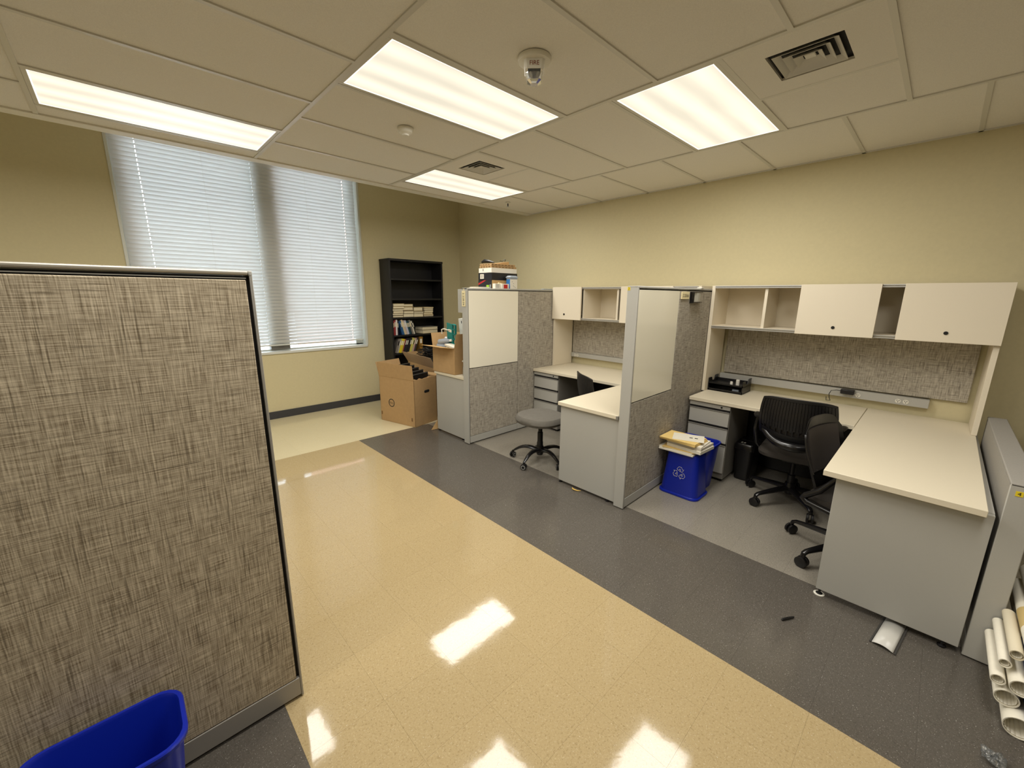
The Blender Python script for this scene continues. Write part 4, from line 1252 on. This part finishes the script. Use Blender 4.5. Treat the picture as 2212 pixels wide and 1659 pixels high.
# ------------------------------------------------------------------ carton on the far desk with its contents
t = thing('carton', 'small open brown carton on the far desk, a teal caddy sticking out', 'box', (1.78, 2.05, ZD))
Q = [Vector((1.628, 1.850, ZD + .001)), Vector((1.94, 1.865, ZD + .001)), Vector((1.93, 2.275, ZD + .001)), Vector((1.612, 2.262, ZD + .001))]
h3 = .300
carton_panels(t, Q, h3, th=.004)
zt3 = ZD + h3
flap(t, Q[3], Q[0], (-1, 0, 0), .17, math.radians(82), m=M_cardl, z=zt3, skew=.03)
flap(t, Q[0], Q[1], (0, -1, 0), .16, math.radians(4), z=zt3, skew=.02)
flap(t, Q[1], Q[2], (1, 0, 0), .15, math.radians(20), z=zt3)
flap(t, Q[2], Q[3], (0, 1, 0), .15, math.radians(10), z=zt3)
# teal desk caddy standing on end
t = thing('teal_caddy', 'teal plastic desk caddy with square openings, standing in the carton', 'organizer', (1.74, 2.03, zt3 - .02))
rt = Matrix.Rotation(math.radians(8), 3, 'X') @ Matrix.Rotation(math.radians(-6), 3, 'Y')
c0 = Vector((1.735, 2.085, zt3 + .13))
obj('front_wall', G().obox(c0, (.003, .050, .140), rt), M_teal, t, bev=.002)
for k, (dy, dz) in enumerate(((-.062, .118), (-.062, .062), (-.062, .006), (-.112, .006), (-.162, .006))):
    for (hx_, hy_, hz_, oy_, oz_) in ((.012, .0035, .028, .024, 0), (.012, .0035, .028, -.024, 0), (.012, .024, .0035, 0, .026), (.012, .024, .0035, 0, -.026)):
        pass
def lattice(cells):
    g = G()
    for (dy, dz) in cells:
        c_ = c0 + rt @ Vector((.012, dy, dz))
        for (hy_, hz_, oy_, oz_) in ((.004, .030, .026, 0), (.004, .030, -.026, 0), (.026, .004, 0, .028), (.026, .004, 0, -.028)):
            g.obox(c_ + rt @ Vector((0, oy_, oz_)), (.012, hy_, hz_), rt)
    return g
obj('side_lattice', lattice([(-.078, .108), (-.078, .050), (-.078, -.008), (-.132, -.008), (-.186, -.008), (-.078, -.064)]), M_teal, t)
obj('label_mark', G().obox(c0 + rt @ Vector((-.0042, -.015, .055)), (.0006, .030, .016), rt), M_paper, t)
rt2 = Matrix.Rotation(math.radians(-7), 3, 'X')
t = thing('white_binder', 'white flat box standing behind the teal caddy in the carton', 'box', (1.86, 1.96, zt3))
obj('body', G().obox((1.86, 1.955, zt3 + .16), (.018, .085, .17), rt2), mat('white_plastic', (232, 230, 222), .35), t, bev=.006)
obj('print_mark', G().obox((1.8412, 1.995, zt3 + .28), (.0008, .006, .014), rt2), M_ink, t)
# clear bottles lying in the carton mouth
for k, (a_, b_, r_) in enumerate((((1.66, 2.20, zt3 + .045), (1.72, 2.06, zt3 + .07), .032), ((1.65, 2.215, zt3 + .0), (1.70, 2.10, zt3 - .01), .034))):
    t = thing('plastic_bottle', ['upper clear plastic bottle lying in the mouth of the far carton', 'lower clear plastic bottle lying in the mouth of the far carton'][k], 'bottle', a_)
    a_, b_ = Vector(a_), Vector(b_); d_ = b_ - a_
    obj('bottle_body', G().tube([a_, a_ + d_ * .05, a_ + d_ * .7, a_ + d_ * .9, b_], [r_ * .8, r_, r_, r_ * .6, r_ * .4], 16), M_frost, t)
    obj('cap', G().tube([b_, b_ + d_ * .15], r_ * .45, 14), M_white, t)
t = thing('handset', 'grey and black handset lying between the bottles and the teal caddy', 'handset', (1.72, 2.14, zt3 + .06))
obj('body', G().tube([(1.75, 2.22, zt3 + .06), (1.76, 2.20, zt3 + .085), (1.79, 2.165, zt3 + .08), (1.82, 2.13, zt3 + .05)], [.018, .030, .030, .02], 14, flat=.6), mat('light_grey_plastic', (200, 200, 198), .35), t)
obj('dark_side', G().tube([(1.75, 2.22, zt3 + .025), (1.76, 2.20, zt3 + .040), (1.79, 2.165, zt3 + .035), (1.82, 2.13, zt3 + .015)], [.016, .028, .028, .02], 14, flat=.6), M_dark, t)
single('white_cable', G().tube([(1.70, 2.19, zt3 + .14), (1.69, 2.18, zt3 + .19), (1.70, 2.15, zt3 + .20), (1.715, 2.10, zt3 + .19), (1.72, 2.06, zt3 + .19)], .007, 8), M_white, 'short white cord looping over the teal caddy', 'cord')
single('paper_bundle', G().obox((1.70, 1.98, zt3 + .012), (.05, .09, .010), Matrix.Rotation(.15, 3, 'X')), M_paper, 'white papers slanting out of the far carton', 'paper')
single('black_case', G().obox((1.79, 2.06, zt3 - .03), (.12, .17, .02), Matrix.Rotation(-.06, 3, 'X')), M_black, 'black flat case lying inside the far carton', 'case')
t = thing('spray_bottle', 'small white spray bottle between the far carton and the partition post', 'bottle', (1.70, 1.760, ZD))
obj('bottle_body', G().lathe([(.022, .001), (.024, .01), (.024, .10), (.012, .125), (.012, .135)], (1.70, 1.760, ZD), 18), M_clear, t)
obj('spray_head', G().lathe([(.014, .135), (.014, .16), (.010, .175)], (1.70, 1.760, ZD), 14).box(1.67, 1.71, 1.754, 1.766, ZD + .160, ZD + .175), M_white, t)

# ------------------------------------------------------------------ overhead bin of the far bay and the boxes on it
yb0 = yA + PT + .003
t = thing('overhead_cabinet', 'grey overhead bin behind the far partition, boxes on top of it', 'cabinet', (2.3, yb0 + .15, 1.44))
obj('body', G().box(1.70, 2.92, yb0, yb0 + .19, 1.447, 1.690).box(2.03, 2.92, yb0 + .19, yb0 + .30, 1.447, 1.690), M_grey, t, bev=.003)
obj('bracket', G().box(1.72, 1.74, yb0, yb0 + .06, 1.20, 1.447), M_grey, t)
obj('side_plate', G().box(1.694, 1.6995, yb0 + .004, yb0 + .190, 1.443, 1.694), M_grey, t, bev=.002)
ZB = 1.6905
def carton_box(name, label, x0, x1, y0, y1, z0, z1, m, cat='box', rz_=0.0):
    cx, cy = (x0 + x1) / 2, (y0 + y1) / 2
    t_ = thing(name, label, cat, (cx, cy, z0), rz_)
    obj('body', G().box(x0 - cx, x1 - cx, y0 - cy, y1 - cy, 0, z1 - z0), m, t_, world=False, bev=.0015)
    return t_
bl_ = mat('box_black', (26, 25, 26), .4)
t = carton_box('shoe_box', 'black and brown box with a red stripe, lowest on the far cabinet', 2.045, 2.430, yb0 + .022, yb0 + .26, ZB, 1.800, M_cardl)
hx_, hy_ = .1925, .119
pl = obj('printed_side', G().box(-hx_ - .0015, -hx_, -hy_, hy_, 0, 1.800 - ZB), bl_, t, world=False)
obj('red_stripe', G().prism([(-hx_ - .0018, hy_, .075), (-hx_ - .0018, hy_, .055), (-hx_ - .0018, -.02, .108), (-hx_ - .0018, .02, .108)], (-.0006, 0, 0)), M_red, pl, world=False)
obj('green_sticker', G().box(-hx_ - .0028, -hx_ - .0018, -hy_ + .048, -hy_ + .095, .012, .055), mat('sticker_green', (160, 205, 50), .5), pl, world=False)
obj('white_print', G().box(-hx_ - .0026, -hx_ - .0018, -hy_ + .016, -hy_ + .038, .012, .060), mat('print_grey', (150, 150, 150), .5), pl, world=False)
t = carton_box('equipment_box', 'plain black box with a white barcode label above the striped box', 2.040, 2.435, yb0 + .018, yb0 + .255, 1.8005, 1.880, bl_)
o = obj('white_label', G().box(-.1987, -.1978, .02, .085, .016, .066), M_paper, t, world=False)
for yy in (.030, .036, .044, .056, .062, .072):
    obj('bar_mark', G().box(-.1990, -.1986, yy, yy + .003, .024, .058), M_ink, o, world=False)
t = carton_box('laptop_box', 'flat white box above the black barcode box', 2.035, 2.425, yb0 + .018, yb0 + .240, 1.8805, 1.932, mat('white_card', (235, 230, 216), .5))
obj('print_mark', G().box(-.1965, -.1955, .028, .036, .018, .044), M_ink, t, world=False)
for k in range(2):
    zz_ = 1.9325 + k * .024
    t = carton_box('pulp_tray', ['lower moulded brown cardboard tray on the white box', 'upper moulded brown cardboard tray on the white box'][k], 2.035 + .004 * k, 2.420 - .02 * k, yb0 + .02, yb0 + .225, zz_, zz_ + .0225, M_card, 'tray')
    for j in range(7):
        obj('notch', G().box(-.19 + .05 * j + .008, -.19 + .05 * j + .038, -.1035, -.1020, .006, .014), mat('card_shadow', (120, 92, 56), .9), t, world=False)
    for j in range(4):
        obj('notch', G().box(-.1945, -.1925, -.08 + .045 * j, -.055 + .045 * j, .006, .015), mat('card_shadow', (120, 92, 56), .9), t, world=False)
g = G().prism([(2.10, yb0 + .05, 1.9800), (2.33, yb0 + .05, 1.9800), (2.33, yb0 + .05, 2.012)], (0, .12, 0))
single('cardboard_wedge', g, M_card, 'tilted brown cardboard insert on top of the box stack', 'cardboard')
g = G().tube([(2.05, yb0 + .20, 1.998), (2.06, yb0 + .16, 2.010), (2.07, yb0 + .10, 2.004), (2.09, yb0 + .04, 1.990)], [.014, .026, .022, .008], 12, flat=.8)
single('black_pouch', g, M_black, 'black pouch on the near corner of the box stack top', 'pouch')
g = G().tube([(2.24, yb0 + .10, 2.008), (2.23, yb0 + .09, 2.022), (2.26, yb0 + .09, 2.014), (2.28, yb0 + .10, 2.022), (2.30, yb0 + .09, 2.040), (2.315, yb0 + .09, 2.034), (2.31, yb0 + .10, 2.016)], .0035, 6)
single('curled_wire', g, M_black, 'thin black cord curled on the cardboard insert', 'cord')
# small things along the partition top
zt = ZP + .0005
t = carton_box('medicine_box', 'small white printed box on the far partition top', 2.005, 2.085, yA + .010, yA + .055, zt, zt + .052, mat('white_card', (235, 230, 216), .5))
for j in range(5): obj('print_mark', G().box(-.030, .018, -.0235, -.0226, .010 + .008 * j, .013 + .008 * j), mat('print_grey', (150, 150, 150), .5), t, world=False)
single('crumpled_receipt', G().obox((2.125, yA + .060, zt + .030), (.035, .008, .030), Matrix.Rotation(.2, 3, 'Y')), M_cream, 'cream folded paper behind the red and white box', 'paper')
t = carton_box('medicine_box', 'small white box with a red face on the far partition top', 2.108, 2.215, yA + .012, yA + .050, zt, zt + .052, mat('white_card', (235, 230, 216), .5))
obj('red_face', G().box(-.028, .030, -.0205, -.0190, .002, .044), M_red, t, world=False)
t = carton_box('carton_pack', 'tall white and blue pack on the far partition top', 2.232, 2.345, yA + .012, yA + .075, zt, zt + .105, mat('white_card', (235, 230, 216), .5))
obj('blue_side', G().box(-.0580, -.0565, -.030, .030, .002, .104), mat('print_blue', (40, 110, 175), .5), t, world=False)
for (px_, pz_) in ((-.03, .075), (-.01, .055), (-.012, .03), (0.0, .02), (.02, .012)): obj('print_mark', G().box(px_, px_ + .012, -.0325, -.0315, pz_, pz_ + .006), mat('print_grey', (150, 150, 150), .5), t, world=False)
t = thing('plastic_tub', 'clear plastic lid tub on the white and blue pack', 'container', (2.29, yA + .045, zt + .1055))
obj('tub', G().loft([rrect(2.235, 2.345, yA + .012, yA + .075, .01, zt + .1056), rrect(2.220, 2.355, yA + .002, yA + .085, .014, zt + .128), rrect(2.240, 2.335, yA + .015, yA + .070, .012, zt + .145)]), M_frost, t)
for k in range(4):
    o = obj('envelope', G().box(-.095, .10, -.055, .055, 0, .007), [M_paper, M_paper, mat('paper_grey', (205, 198, 184), .8), M_paper][k], None, world=False)
    o.location = (1.86 + .02 * k, yb0 + .09, ZB + .0005 + .0078 * k); o.rotation_euler = (0, 0, .25 - .16 * k)
    tag(o, '%s envelope in the mail pile at the far partition corner' % ['bottom', 'second', 'third', 'top'][k], 'mail', 'mail pile on the far cabinet')

# adhesive tape bits left on the partition caps
single('white_clip', G().box(2.72, 2.765, yB + .012, yB + .055, ZP + .0004, ZP + .010), M_white, 'small white cube clip on top of the glossy-board partition', 'clip', bev=.002)
single('glass_tablet', G().box(2.80, 2.96, yA + .010, yA + .06, ZP + .0004, ZP + .009), M_frost, 'thin clear tray at the wall end of the far partition top', 'tray', bev=.002)
